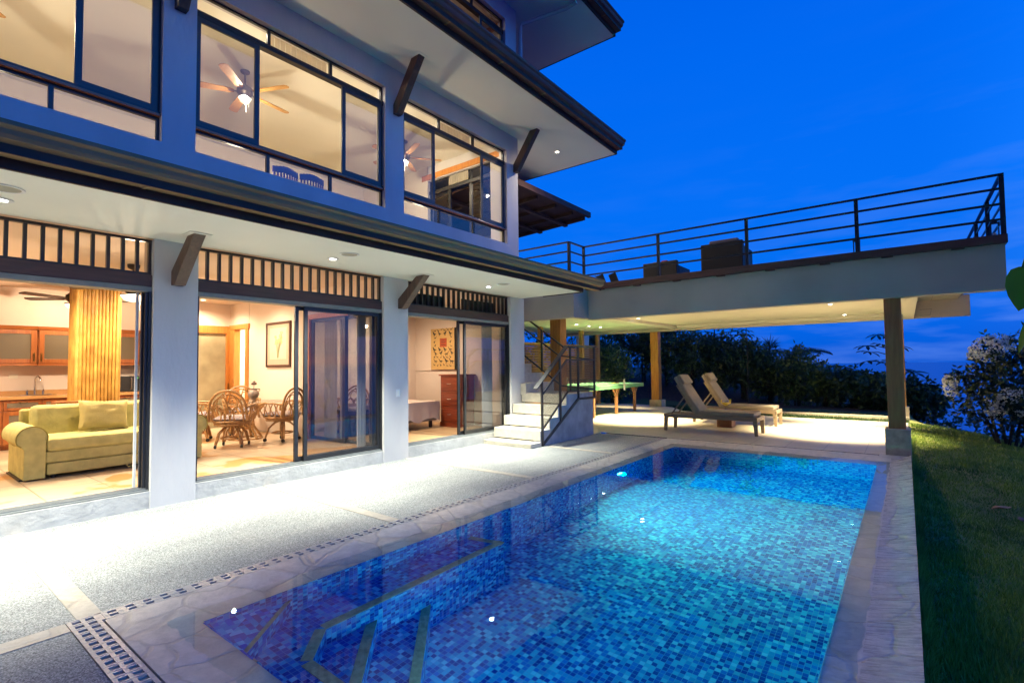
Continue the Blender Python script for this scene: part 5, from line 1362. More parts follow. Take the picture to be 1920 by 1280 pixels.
def rattan_chair():
    t = thing('rattan_chair', '', 'chair', (0,0,0), group='rattan chairs round the dining table')
    f = MB(); r = .017
    # front = +X
    def ring(rx, ry, z, n=24): return [(rx*math.cos(2*PI*i/n), ry*math.sin(2*PI*i/n), z) for i in range(n+1)]
    f.tube(ring(.27,.28,.43), .02, 7); f.tube(ring(.255,.265,.38), .018, 7); f.tube(ring(.26,.27,.405), .014, 7)
    # barrel back hoop (arms sweep into a rounded back)
    back = []
    for k in range(21):
        t_ = -1+2*k/20
        y = .285*math.sin(t_*PI/2)*1.0; z = .44+.50*math.cos(t_*PI/2)**.6 if abs(t_) < 1 else .44
        back.append((-.24-.10*(z-.44), y, z))
    f.tube(back, .02, 8)
    inner = [(p[0]+.005, p[1]*.82, .44+(p[2]-.44)*.88) for p in back]
    f.tube(inner, .013, 7)
    # looped fan pattern in the back
    for y0 in (-.14, 0, .14):
        lp = []
        for k in range(13):
            a = PI*k/12; lp.append((-.262, y0+.10*math.cos(a), .46+.22*math.sin(a)))
        f.tube(lp, .011, 6)
    for y0 in (-.08, .08):
        lp = []
        for k in range(17):
            a = 2*PI*k/16; lp.append((-.285, y0+.075*math.cos(a), .72+.11*math.sin(a)))
        f.tube(lp, .010, 6)
    f.tube([(-.26,-.04,.45),(-.29,.0,.70),(-.32,.06,.90)], .010, 6); f.tube([(-.26,.04,.45),(-.29,.0,.70),(-.32,-.06,.90)], .010, 6)
    # arms
    for s in (-1, 1):
        f.tube([(-.27,s*.27,.66),(-.10,s*.315,.69),(.10,s*.32,.69),(.24,s*.30,.66),(.30,s*.27,.58),(.27,s*.25,.43)], .019, 7)
        for k in range(4):
            xx = -.16+.12*k
            f.tube([(xx-.05,s*.275,.44),(xx+.01,s*.31,.58),(xx+.05,s*.318,.68)], .009, 6)
            f.tube([(xx+.06,s*.275,.44),(xx+.02,s*.31,.58),(xx-.04,s*.318,.68)], .009, 6)
    build('frame', f, M['rattan'], t, smooth=True, local=True)
    build('seat_pad', puff(.50,.52,.10,12,1).xform(Matrix.Translation((0,0,.475))), M['seatpad'], t, smooth=True, local=True)
    b = MB()
    b.tube([(0,0,.38),(0,0,.20)], .03, 10)
    b.tube(ring(.17,.17,.15,18), .014, 7)
    for k in range(4):
        a = PI/4+k*PI/2; ca, sa = math.cos(a), math.sin(a)
        for o_ in (-.022, .022):
            b.tube([(.04*ca-o_*sa,.04*sa+o_*ca,.36),(.12*ca-o_*sa,.12*sa+o_*ca,.33),(.22*ca-o_*sa,.22*sa+o_*ca,.24),(.275*ca-o_*sa*.7,.275*sa+o_*ca*.7,.06)], .015, 7)
    build('swivel_base', b, M['rattan'], t, smooth=True, local=True)
    for k in range(4):
        a = PI/4+k*PI/2
        mb = MB().lathe([(.001,-.014),(.03,-.014),(.03,.014),(.001,.014)], k=14); mb.xform(Matrix.Translation((.28*math.cos(a),.28*math.sin(a),.031)) @ Matrix.Rotation(R(90), 4, 'X'))
        build('caster', mb, M['black'], t, local=True)
    return t
ch0 = rattan_chair()
spots = [((-9.62,4.12,.2), R(140), 'rattan dining chair with its looped back turned toward the sliding door'),
         ((-9.58,5.02,.2), R(200), 'rattan dining chair at the picture wall side of the glass table'),
         ((-10.95,4.02,.2), R(62), 'rattan dining chair half hidden by the pier and the sofa arm'),
         ((-11.22,4.98,.2), R(-20), 'rattan dining chair on the far side of the glass table')]
for i, (loc, rz, lab) in enumerate(spots):
    if i == 0:
        ch0.location = loc; ch0.rotation_euler = (0,0,rz); ch0['label'] = lab
        ch0.scale = (1.08,)*3
    else: dup(ch0, loc, rz, lab, (1.08,)*3)
# framed flower print on the dining wall
pc = thing('framed_picture', 'tall framed flower print on the pink dining wall', 'picture', (-10.66,5.49,1.65))
x0, x1, z0, z1 = -11.18, -10.14, 1.625, 2.60
build('frame', MB().box(x0, x0+.05, 5.462, 5.498, z0, z1).box(x1-.05, x1, 5.462, 5.498, z0, z1).box(x0+.05, x1-.05, 5.4625, 5.4975, z0, z0+.05).box(x0+.05, x1-.05, 5.4625, 5.4975, z1-.05, z1), M['picframe'], pc, bevel=.006)
build('mount', MB().box(x0+.05, x1-.05, 5.48, 5.497, z0+.05, z1-.05), M['mount'], pc)
build('print', MB().box(x0+.17, x1-.17, 5.477, 5.48, z0+.17, z1-.13), M['paper'], pc)
st_ = MB(); pt_ = MB(); rq = random.Random(4); cx = (x0+x1)/2
for k in range(12):
    top = (cx+rq.uniform(-.16,.16), 5.4755, z0+rq.uniform(.52,.72)); st_.tube([(cx+rq.uniform(-.02,.02),5.4755,z0+.20),((cx+top[0])/2,5.4755,z0+.42),top], .005, 4)
    for q in range(5):
        c = (top[0]+rq.uniform(-.045,.045), top[2]+rq.uniform(-.045,.045)); rr = rq.uniform(.018,.035)
        pt_.poly([(c[0]+rr*math.cos(a), 5.4745-.0002*k-.00003*q, c[1]+rr*math.sin(a)) for a in [2*PI*i/8 for i in range(8)]])
build('stems', st_, M['stem_green'], pc); build('petals', pt_, M['petal_ink'], pc)
# bedroom: bed, drawers, poster
bd = thing('bed', 'low bed with a pale pink draped cover in the bedroom', 'bed', (-9.4,7.5,.2))
M['bedskirt'] = mat('grey_bed_skirt', (.25,.21,.19), .9, var=.1)
cv = MB(); bx0, bx1, by0, by1 = -10.18, -8.62, 6.75, 8.24
nx, ny = 30, 30
def cover(u, v):
    x = bx0-.02+(bx1-bx0+.04)*u; y = by0-.02+(by1-by0+.04)*v
    return (x, y, .80+.008*noise.noise((x*3,y*3,0)))
for j in range(ny+1):
    for i in range(nx+1): cv.v.append(cover(i/nx, j/ny))
for j in range(ny):
    for i in range(nx): cv.f.append((j*(nx+1)+i, j*(nx+1)+i+1, (j+1)*(nx+1)+i+1, (j+1)*(nx+1)+i))
def drape(edge):
    base = len(cv.v); n = len(edge)
    for k, (x, y, ox, oy) in enumerate(edge):
        for q in range(6):
            f = q/5; wv = .03*math.sin(k*.9)*f
            cv.v.append((x+ox*(.015+.03*f+wv), y+oy*(.015+.03*f+wv), .80-(.40+.05*math.sin(k*.35))*f))
    for k in range(n-1):
        for q in range(5): cv.f.append((base+k*6+q, base+(k+1)*6+q, base+(k+1)*6+q+1, base+k*6+q+1))
drape([(bx1+.02, by0-.02+(by1-by0+.04)*k/40, 1, 0) for k in range(41)])
drape([(bx0+(bx1+.02-bx0)*k/40, by0-.02, 0, -1) for k in range(41)])
drape([(bx0+(bx1+.02-bx0)*k/40, by1+.02, 0, 1) for k in range(41)])
build('bed_cover', cv, M['bedcover'], bd, smooth=True, recalc=False)
build('mattress', MB().box(bx0, bx1, by0, by1, .42, .79), M['white'], bd)
build('base', MB().box(bx0+.02, bx1-.02, by0+.02, by1-.02, .36, .42), M['bedskirt'], bd)
for x in (-10.1, -8.75):
    for y in (6.85, 8.12): build('leg', MB().box(x-.03, x+.03, y-.03, y+.03, .2, .36), M['bracket'], bd)
cd = thing('chest_of_drawers', 'red brown wooden chest of three drawers beside the bed', 'drawers', (-8.38,8.6,.2))
build('carcass', MB().box(-8.66, -8.08, 8.37, 8.90, .2, 1.38), M['dresser'], cd, bevel=.004)
build('top', MB().box(-8.69, -8.05, 8.33, 8.92, 1.381, 1.41), M['dresser'], cd, bevel=.004)
build('plinth', MB().box(-8.665, -8.075, 8.345, 8.37, .2, .31), M['dresser'], cd)
for k in range(3):
    z0 = .325+.352*k
    d = build('drawer', MB().box(-8.645, -8.095, 8.352, 8.372, z0, z0+.335), M['dresser'], cd, bevel=.008)
    build('panel', MB().box(-8.59, -8.15, 8.346, 8.352, z0+.05, z0+.285), M['dresser'], d, bevel=.003)
    build('handle', MB().tube([(-8.43,8.346,z0+.17),(-8.40,8.32,z0+.165),(-8.34,8.32,z0+.165),(-8.31,8.346,z0+.17)], .008, 6), M['chrome'], d)
ps = thing('dinosaur_poster', 'tan poster board printed with rows of dark dinosaur silhouettes on the bedroom ledge', 'poster', (-9.2,8.9,1.52))
X0, X1, Z0, Z1 = -9.56, -8.72, 1.525, 2.55
build('board', MB().box(X0, X1, 8.90, 8.925, Z0, Z1), M['dino_bg'], ps)
build('edge', MB().box(X1, X1+.03, 8.895, 8.93, Z0, Z1), M['black'], ps)
build('title_panel', MB().box(X0+.33, X0+.57, 8.896, 8.90, Z0+.56, Z0+.78), M['dino_red'], ps)
tlm = MB()
for k in range(4): tlm.box(X0+.37, X0+.53-.03*(k % 2), 8.894, 8.896, Z0+.60+.04*k, Z0+.615+.04*k)
build('title_lines', tlm, M['dino_ink'], ps)
def dino(cx, cz, s, flip, up):
    f = -1 if flip else 1
    if up:
        pts = [(-.9,.05),(-.5,.2),(-.1,.32),(.2,.55),(.35,.8),(.6,.8),(.75,.68),(.55,.62),(.5,.45),(.45,.2),(.55,.05),(.42,.05),(.3,.08),(.2,-.1),(.28,-.5),(.1,-.5),(.05,-.15),(-.1,-.12),(-.05,-.5),(-.22,-.5),(-.25,-.08),(-.55,.02)]
    else:
        pts = [(-1.1,-.15),(-.6,.1),(-.2,.25),(.2,.2),(.5,.35),(.75,.75),(.95,.82),(1.1,.72),(.92,.66),(.75,.35),(.5,-.02),(.42,-.1),(.44,-.5),(.28,-.5),(.25,-.12),(-.15,-.12),(-.18,-.5),(-.35,-.5),(-.36,-.05),(-.7,-.02)]
    return [(cx+f*p[0]*s, 8.8975, cz+p[1]*s) for p in pts]
dm = MB(); rd = random.Random(8)
rows = 10
for r_ in range(rows):
    zc = Z0+.10+r_*.098; big = r_ in (1, 3, 4, 8)
    n = 4 if big else 6
    for k in range(n):
        xc = X0+.13+(X1-X0-.24)*(k+.5*(r_ % 2)*.5)/(n-1 if n > 1 else 1)*.95
        if X0+.24 < xc < X0+.66 and Z0+.50 < zc < Z0+.83: continue
        s = (.092 if big else .052)*rd.uniform(.85,1.15)
        dm.poly(dino(xc, zc+rd.uniform(-.015,.015), s, rd.random() < .5, rd.random() < .5))
build('silhouettes', dm, M['dino_ink'], ps, recalc=False)
# curtains and things seen through the dining-room glass door
def curtain(label, x0, x1, y, z0, z1, m, folds=6, ax='x', amp=.035, group=None, name='curtain'):
    mb = MB(); n = folds*8
    for k in range(n+1):
        f = k/n; o = amp*math.sin(f*folds*2*PI)
        p = (x0+(x1-x0)*f, y+o) if ax == 'x' else (y+o, x0+(x1-x0)*f)
        mb.v += [(p[0],p[1],z0), (p[0],p[1],z1)]
    for k in range(n): mb.f.append((2*k, 2*k+2, 2*k+3, 2*k+1))
    o = build(name, mb, m, smooth=True, recalc=False); return tag(o, label, 'curtain', group)
curtain('sheer grey curtain gathered behind the glazed partition', -9.2, -8.75, 5.68, .22, 2.6, M['curtain'], 5)
curtain('second grey curtain bunched at the middle of the glazed partition', -8.62, -8.36, 5.66, .22, 2.6, M['curtain'], 4)
curtain('narrow pale curtain beside pier at the bedroom end of the partition', 5.15, 5.33, -7.36, .22, 2.7, M['curtain'], 3, 'y', .025)
curtain('narrow pale curtain hanging inside the bedroom glass door by the staircase', 8.42, 8.78, -7.42, .22, 3.1, M['curtain'], 4, 'y', .03)
tag(build('curtain', MB().box(-7.19, -7.16, 1.965, 1.99, .22, 2.52), M['white']), 'white curtain edge at the right jamb of the kitchen bay', 'curtain')
curtain('dark cloth screen behind the bedroom transom bars, left piece', 6.05, 7.02, -7.2, 2.72, 2.98, M['curtain_dark'], 10, 'y', .014, 'dark cloths behind the bedroom transom')
curtain('dark cloth screen behind the bedroom transom bars, right piece', 7.55, 8.6, -7.2, 2.72, 2.99, M['curtain_dark'], 10, 'y', .014, 'dark cloths behind the bedroom transom')
t = thing('storage_box', 'dark storage box on a suitcase seen through the glass partition', 'box', (-9.0,6.35,.2))
build('case', MB().box(-9.2, -8.85, 6.05, 6.5, .2, .50), M['dino_ink'], t, bevel=.015)
build('box', MB().box(-9.26, -8.86, 6.04, 6.5, .502, .72), M['black'], t, bevel=.01)
build('latch', MB().box(-8.86, -8.852, 6.2, 6.26, .57, .66), M['white'], t)
dup_c = dup(ch0, (-9.55,6.55,.2), R(-60), 'rattan armchair standing in the bedroom beyond the glass partition', (1.05,)*3)
dup_c['group'] = 'rattan chairs'
# hall details beyond the narrow door
t = thing('wall_lamp', 'small glowing wall lamp on a wooden block in the hall beyond the narrow door', 'lamp', (-12.28,7.19,2.2))
build('backplate', MB().box(-.11, .06, -.02, .0, -.07, .07), M['door'], t, local=True)
build('shade', MB().ico((.02,-.06,0), .06, 2), M['bulb_warm'], t, local=True)
H('hall_window_frame', ms, M['alu'])
tag(build('hall_bench', MB().box(-12.9, -11.4, 6.75, 7.15, 1.0, 1.06).box(-12.85, -12.8, 6.8, 7.1, .2, 1.0).box(-11.5, -11.45, 6.8, 7.1, .2, 1.0), M['door']), 'orange wood bench top in the hall beyond the narrow door', 'bench')

# ================================================================== UPPER ROOM: CHAIRS
def plastic_chair(label, x, y, rz):
    t = thing('plastic_chair', label, 'chair', (x,y,3.6), rz, group='purple chairs at the middle upper window')
    b = MB(); n = 9
    prof = []
    for k in range(n+1):
        u = -1+2*k/n
        prof.append((-.22+.05*u*u, .20*u))
    # slatted backrest: top band + vertical slats
    for k in range(n):
        a, c = prof[k], prof[k+1]
        for z0, z1 in ((.98,1.08),):
            b.prism([(a[0],a[1]),(c[0],c[1]),(c[0]-.018,c[1]),(a[0]-.018,a[1])], 'z', z0-.02*abs(a[1])*5, z1-.03*abs(a[1])*5)
        mx = ((a[0]+c[0])/2, (a[1]+c[1])/2); b.box(mx[0]-.018, mx[0], mx[1]-.011, mx[1]+.011, .5, .99)
    build('backrest', b, M['purple'], t, local=True)
    build('seat', MB().box(-.22, .22, -.21, .21, .46, .49), M['purple'], t, local=True, bevel=.01)
    for sx in (-.19,.19):
        for sy in (-.18,.18): build('leg', MB().bar((sx*1.1,sy*1.1,0),(sx,sy,.46), .035, .035), M['purple'], t, local=True)
    return t
plastic_chair('purple slatted chair behind the low pane, left of the two', -7.62, 3.92, R(180))
plastic_chair('purple slatted chair behind the low pane, right of the two', -7.60, 4.36, R(176))

# ================================================================== PLANTS
def leaf_quad(mb, c, d, s_, L_, w_):
    """pointed leaf: two triangles sharing a midrib"""
    n = len(mb.v); c = Vector(c)
    mb.v += [tuple(c-d*L_*.5), tuple(c+s_*w_*.5), tuple(c+d*L_*.5), tuple(c-s_*w_*.5)]
    mb.f.append((n, n+1, n+2, n+3))
def rand_dir(r):
    z = r.uniform(-1, 1); a = r.random()*2*PI; q = math.sqrt(1-z*z); return Vector((q*math.cos(a), q*math.sin(a), z))
def crown_mesh(r, lobes, n, ls, droop=.3):
    mb = MB(); tot = sum(l[1][0]*l[1][1]*l[1][2] for l in lobes)
    for (c, rad) in lobes:
        k = int(n*rad[0]*rad[1]*rad[2]/tot)
        # clusters of leaves on twigs
        for _ in range(max(1, k//7)):
            d = rand_dir(r); f = r.random()**.45
            p = Vector((c[0]+d.x*rad[0]*f, c[1]+d.y*rad[1]*f, c[2]+d.z*rad[2]*f))
            if noise.noise(p*1.7) < -.28: continue
            td = (d+rand_dir(r)*.7).normalized()
            for q in range(7):
                ld = (td*.6+rand_dir(r)).normalized(); ld.z -= droop*r.random(); ld.normalize()
                sd = ld.cross(rand_dir(r)).normalized()
                L_ = ls*r.uniform(.7, 1.35)
                leaf_quad(mb, p+td*(q*.35*ls)+ld*L_*.4, ld, sd, L_, L_*.42)
    return mb
def bush(name, label, cat, x, y, zb, zt, rx, ry, mat_, n, ls, seed, group, stems=3, trunk_h=None):
    r = random.Random(seed)
    t = thing(name, label, cat, (x, y, zb), group=group)
    h = zt-zb; lobes = [((0,0,h*.52),(rx*.85,ry*.85,h*.46))]
    for k in range(7):
        a = r.random()*2*PI; q = r.uniform(.35, .75)
        lobes.append(((rx*q*math.cos(a), ry*q*math.sin(a), h*r.uniform(.22,.82)), (rx*r.uniform(.3,.5), ry*r.uniform(.3,.5), h*r.uniform(.14,.25))))
    for k in range(4):   # shoots that break the outline
        a = r.random()*2*PI
        lobes.append(((rx*.6*math.cos(a)*r.random(), ry*.6*math.sin(a)*r.random(), h*r.uniform(.86,.97)), (rx*.16, ry*.16, h*.12)))
    build('crown', crown_mesh(r, lobes, n, ls), mat_, t, local=True, recalc=False)
    tk = MB()
    for k in range(stems):
        a = 2*PI*k/stems+r.random(); q = r.uniform(.1,.3)
        tk.tube([(.06*math.cos(a),.06*math.sin(a),-.8),(rx*q*.4*math.cos(a),ry*q*.4*math.sin(a),h*.3),(rx*q*1.3*math.cos(a+.3),ry*q*1.3*math.sin(a+.3),h*.62),(rx*q*1.9*math.cos(a),ry*q*1.9*math.sin(a),h*.88)], [.05,.04,.028,.01], 6)
    build('trunk', tk, M['bark'], t, local=True)
    return t
HG = 'trees and shrubs of the hedge behind the patio'
hedge = [  # x, y, top, rx, material, leaves, label
 (-9.9,19.6,2.55,.75,'leaf_mid',2600,'bushy light green shrub beside the end of the slatted screen'),
 (-11.6,22.6,3.9,1.3,'leaf_dark',2600,'tall dark hedge tree rising behind the slatted screen'),
 (-9.9,22.9,3.9,1.1,'leaf_dark',2200,'tall dark hedge tree with sky gaps left of the rear timber post'),
 (-8.6,22.4,3.6,1.1,'leaf_dark',2600,'tall dark hedge tree just left of the rear timber post'),
 (-7.3,22.0,3.25,1.0,'leaf_dark',2600,'dark hedge tree directly right of the rear timber post'),
 (-6.3,22.6,3.0,1.1,'leaf_dark',2600,'dark hedge tree under the umbrella leaves above the near lounger'),
 (-5.2,21.9,2.72,1.0,'leaf_dark',2600,'dense dark hedge shrub above the headrest of the rear lounger'),
 (-4.3,22.3,2.25,.95,'leaf_dark',2600,'dense dark hedge shrub below the spiky leaf tuft'),
 (-3.3,21.9,2.3,.95,'leaf_mid',2600,'leafy hedge shrub below the drooping palm frond'),
 (-2.4,22.1,1.62,.9,'leaf_mid',2400,'mid height hedge shrub right of the palm frond'),
 (-1.55,21.9,1.35,.85,'leaf_dark',2300,'low dark hedge shrub left of the right timber post'),
 (-.7,21.7,1.12,.85,'leaf_dark',2300,'low dark hedge shrub half hidden by the right timber post'),
 (.15,21.8,.95,.8,'leaf_dark',2300,'low dark hedge shrub just right of the right timber post'),
 (.85,21.6,.60,.75,'leaf_dark',2200,'lowest dark hedge shrub in the dip before the sea gap'),
 (1.7,21.4,.15,.8,'leaf_dark',2200,'dark shrub on the slope below the white blossom bush'),
 (2.7,20.6,.1,1.0,'leaf_dark',2000,'dark shrub behind the white blossom bush at the picture edge'),
]
for i, (x, y, zt, rx, mk, n, lab) in enumerate(hedge):
    zb = lawn_z(x, y)-.05; zt = zb+(zt-zb)*(.90 if i > 3 else .97)
    if 1 <= i <= 6: zb += .42
    bush('hedge_shrub', lab, 'shrub', x, y, zb, zt, rx, .8, M[mk], int(n*1.9), .16 if mk == 'leaf_dark' else .145, 40+i, HG)
for i, (x, y, zb, zt, rx, lab) in enumerate(((-13.5,23,.9,4.4,1.6,'tall dark tree standing beyond the fence behind the staircase'), (-15.8,21.5,.6,4.0,1.6,'dark tree far behind the screen near the villa'))):
    bush('hedge_shrub', lab, 'shrub', x, y, zb, zt, rx, 1.3, M['leaf_dark'], 2200, .18, 80+i, HG)
# shrubs on the slope to the right, seen only as reflections in the glass doors
for i, (x, y, zt, rx, lab) in enumerate(((7.5,7.0,.6,1.3,'dark shrub down the slope, mirrored in the dining room door'), (8.5,9.6,.85,1.5,'tall dark shrub down the slope, mirrored beside the curtain'), (9.5,14.5,.5,1.5,'dark shrub far down the slope, mirrored in the bedroom door'), (7.0,3.5,.2,1.2,'low dark shrub down the slope near the picture edge'))):
    bush('slope_shrub', lab, 'shrub', x, y, min(lawn_z(x, y), zt-2.2), zt, rx, 1.2, M['leaf_dark'], 1500, .2, 120+i, 'shrubs down the slope', 3)

# umbrella-leaved trees
def umbrella_leaf(mb, c, r, seed):
    rr = random.Random(seed); c = Vector(c); n = 9
    tilt = Matrix.Rotation(rr.uniform(-.35,.35), 3, 'X') @ Matrix.Rotation(rr.uniform(-.35,.35), 3, 'Y')
    for k in range(n):
        a = 2*PI*k/n+rr.uniform(-.12,.12); d = Vector((math.cos(a), math.sin(a), 0)); s_ = Vector((-math.sin(a), math.cos(a), 0)); q = 1.3*r*rr.uniform(.8,1.1)
        pts = [(0,.02,0),(.35,.085,.03),(.7,.13,-.02),(.92,.07,-.12),(1,.0,-.2)]
        lft = [c+tilt@(d*(p[0]*q)+s_*(p[1]*q)+Vector((0,0,p[2]*q))) for p in pts]; rgt = [c+tilt@(d*(p[0]*q)-s_*(p[1]*q)+Vector((0,0,p[2]*q))) for p in pts]
        b = len(mb.v); mb.v += [tuple(p) for p in lft]+[tuple(p) for p in rgt]; m_ = len(pts)
        for i in range(m_-1): mb.f.append((b+i, b+i+1, b+m_+i+1, b+m_+i))
def cecropia(label, x, y, zb, zt, leaves, seed, trunk_r=.05):
    rr = random.Random(seed); t = thing('umbrella_tree', label, 'tree', (x,y,zb), group='umbrella leaved trees beyond the hedge'); h = zt-zb
    tk = MB().tube([(0,0,-.2),(.03,0,h*.5),(0,.02,h*.98)], [trunk_r,trunk_r*.8,trunk_r*.5], 7); lm = MB()
    for i, (dx, dz, r_) in enumerate(leaves):
        dy = rr.uniform(-.25,.25); tk.tube([(0,0,h-dz-.10),(dx*.5,dy*.5,h-dz+.0),(dx,dy,h-dz)], [.02,.014,.01], 5)
        umbrella_leaf(lm, (dx,dy,h-dz), r_, seed*31+i)
    build('crown', lm, M['leaf_cec'], t, local=True, recalc=False); build('trunk', tk, M['bark'], t, local=True, smooth=True)
cecropia('slim tree with tiers of umbrella leaves left of the right timber post', -.55, 24, -.6, 2.62, [(-.28,.02,.34),(.15,.0,.36),(-.62,.42,.38),(-.15,.38,.36),(.35,.45,.36),(-.55,.66,.34),(-.62,1.02,.40),(.1,1.0,.38),(-.05,1.45,.36),(.45,1.35,.4),(.75,1.45,.38)], 3)
cecropia('umbrella leaved tree spreading above the hedge over the near lounger', -6.9, 24, .6, 3.42, [(-.55,.35,.42),(.0,.1,.42),(.55,.15,.42),(1.0,.40,.40),(1.35,.55,.40),(-.2,.6,.40),(.5,.65,.4),(-1.0,.6,.38),(.95,.85,.36)], 5)
cecropia('umbrella leaved tree whose one dark leaf hangs below the terrace edge', -4.75, 20.6, .1, 3.15, [(.0,.30,.30),(-.25,.05,.32),(.2,.02,.3)], 9, .02)
# palm and spiky plant
pm = thing('palm', 'small palm with one long feathered frond arching over the hedge', 'palm', (-3.55,22.6,.75))
tk = MB().tube([(0,0,-.2),(.05,0,1.2)], [.09,.06], 8); build('trunk', tk, M['bark'], pm, local=True)
lm = MB(); rr = random.Random(21)
for (ax, az, L_, up) in ((1,.0,1.25,.75),(.85,.5,1.0,.9),(-.9,.2,.9,.8),(.2,-.95,1.0,.9),(-.3,.9,.9,1.0),(.6,-.7,.9,.6)):
    d = Vector((ax,az,0)).normalized(); side = Vector((-d.y,d.x,0)); prev = None
    for k in range(26):
        f = k/25; p = Vector((.05,0,1.2))+d*(L_*f)+Vector((0,0,up*(f-.95*f*f)))
        if prev: lm.bar(prev, p, .016, .012)
        prev = p
        for s_ in (-1,1):
            ld = (side*s_+d*.55+Vector((0,0,-.45-.5*f))).normalized(); ll = .42*(1-abs(f-.45)*1.1)+.06
            leaf_quad(lm, p+ld*ll*.5, ld, d, ll, .034)
build('crown', lm, M['leaf_palm'], pm, local=True, recalc=False)
sp_ = thing('spiky_plant', 'spiky leaved plant with an upright tuft above the hedge', 'plant', (-4.35,22.6,.35))
build('trunk', MB().tube([(0,0,-.2),(.0,0,1.6),(.02,0,1.95)], [.06,.05,.03], 7), M['bark'], sp_, local=True)
lm = MB()
for k in range(90):
    d = rand_dir(rr); d.z = abs(d.z)*1.1-.1; d.normalize(); ll = rr.uniform(.3,.58); s_ = d.cross(rand_dir(rr)).normalized()
    leaf_quad(lm, Vector((.02,0,1.75+.25*rr.random()))+d*ll*.5, d, s_, ll, .026)
build('crown', lm, M['leaf_palm'], sp_, local=True, recalc=False)

# white flowering shrub on the slope
fx, fy_ = 1.72, 15.6; fzb = -1.15
fs = thing('flowering_shrub', 'rounded shrub covered with clusters of small white blossom at the right edge', 'shrub', (fx,fy_,fzb))
rf = random.Random(77)
lobes = [((-.05,0,2.25),(.75,.7,.75)), ((.35,.1,2.75),(.55,.5,.5)), ((-.5,-.1,1.95),(.42,.45,.45)), ((.5,0,1.9),(.7,.6,.6)), ((-.1,-.1,2.85),(.4,.4,.4)), ((.1,0,1.5),(.75,.6,.35)), ((-.75,0,2.2),(.22,.25,.3))]
build('crown', crown_mesh(rf, lobes, 5200, .12), leafmat('blossom_bush_leaves', (.012,.022,.010), (.035,.06,.02)), fs, local=True, recalc=False)
bl = MB()
for k in range(330):
    c, rad = rf.choice(lobes[:5]+lobes[6:]); d = rand_dir(rf); d.y = -abs(d.y)*.8; d.z = d.z*.8+.15; d.normalize()
    p = Vector((c[0]+d.x*rad[0]*1.02, c[1]+d.y*rad[1]*1.02, c[2]+d.z*rad[2]*1.02))
    if p.z < 1.45 or noise.noise(p*1.4+Vector((5,0,0))) < -.05: continue
    R_ = rf.uniform(.06,.12)
    for q in range(30):
        e = rand_dir(rf); cc = p+Vector((e.x*R_*1.2, e.y*R_, e.z*R_*.8)); ld = rand_dir(rf); leaf_quad(bl, cc, ld, ld.cross(rand_dir(rf)).normalized(), .045, .042)
build('blossom', bl, M['blossom'], fs, local=True, recalc=False)
tk = MB()
for k in range(6):
    a = k*1.05+.4; q = .5+.25*rf.random()
    tk.tube([(.06*math.cos(a),.06*math.sin(a),-.2),(.22*q*math.cos(a),.2*q*math.sin(a),.7),(.65*q*math.cos(a+.3),.6*q*math.sin(a+.3),1.5),(.95*q*math.cos(a),.8*q*math.sin(a),2.2)], [.045,.036,.026,.01], 6)
build('trunk', tk, M['bark'], fs, local=True, smooth=True)

# broad-leaved sapling just right of the frame, two leaves reaching in
sl_ = thing('broad_leaved_sapling', 'broad bright green leaf hanging on a curved stalk close to the lens', 'plant', (.95,2.3,lawn_z(.95,2.3)))
tk = MB().tube([(.95,2.3,-.45),(.90,2.3,.8),(.80,2.28,1.7),(.66,2.25,2.15)], [.03,.025,.018,.010], 8)
tk.tube([(.70,2.26,2.02),(.50,2.23,2.10),(.36,2.2,2.02),(.306,2.2,1.925),(.295,2.2,1.885)], [.008,.007,.005,.004,.003], 6)
tk.tube([(.78,2.28,1.75),(.55,2.24,1.86),(.40,2.2,1.81),(.32,2.2,1.74)], [.008,.006,.005,.003], 6)
build('trunk', tk, M['leaf_near'], sl_, smooth=True)
def broad(mb, base, tip, w, nrm, cup=.12):
    base = Vector(base); tip = Vector(tip); d = tip-base; L_ = d.length; d.normalize(); s_ = d.cross(Vector(nrm)).normalized(); n_ = s_.cross(d)
    pr = [(0,.05),(.03,.55),(.12,.88),(.3,1),(.5,.93),(.7,.68),(.87,.33),(1,0)]
    b = len(mb.v)
    for f, ww in pr:
        bend = -.10*L_*f*f
        for q in (-1,-.5,0,.5,1): mb.v.append(tuple(base+d*(L_*f)+s_*(w*.5*ww*q)+n_*(cup*w*q*q*ww+bend)))
    for i in range(len(pr)-1):
        for q in range(4): mb.f.append((b+i*5+q, b+i*5+q+1, b+(i+1)*5+q+1, b+(i+1)*5+q))
def leafpart(base, tip, w, nrm):
    mb = MB(); broad(mb, base, tip, w, nrm); return build('leaf', mb, M['leaf_near'], sl_, smooth=True, recalc=False)
leafpart((.315,2.2,1.885), (.283,2.19,1.752), .105, (.1,-1,.15))
leafpart((.325,2.2,1.745), (.268,2.19,1.625), .04, (-.75,-.6,.1))
for b_, t_, w_ in (((.56,2.25,2.08),(.60,2.1,1.9),.11), ((.66,2.25,2.15),(.60,2.3,2.35),.12), ((.75,2.28,1.9),(.92,2.2,1.75),.12), ((.6,2.24,1.84),(.63,2.1,1.66),.1), ((.85,2.29,1.4),(1.05,2.2,1.3),.12), ((.88,2.3,1.1),(.72,2.25,.98),.11)):
    leafpart(b_, t_, w_, (.2,-1,.3))

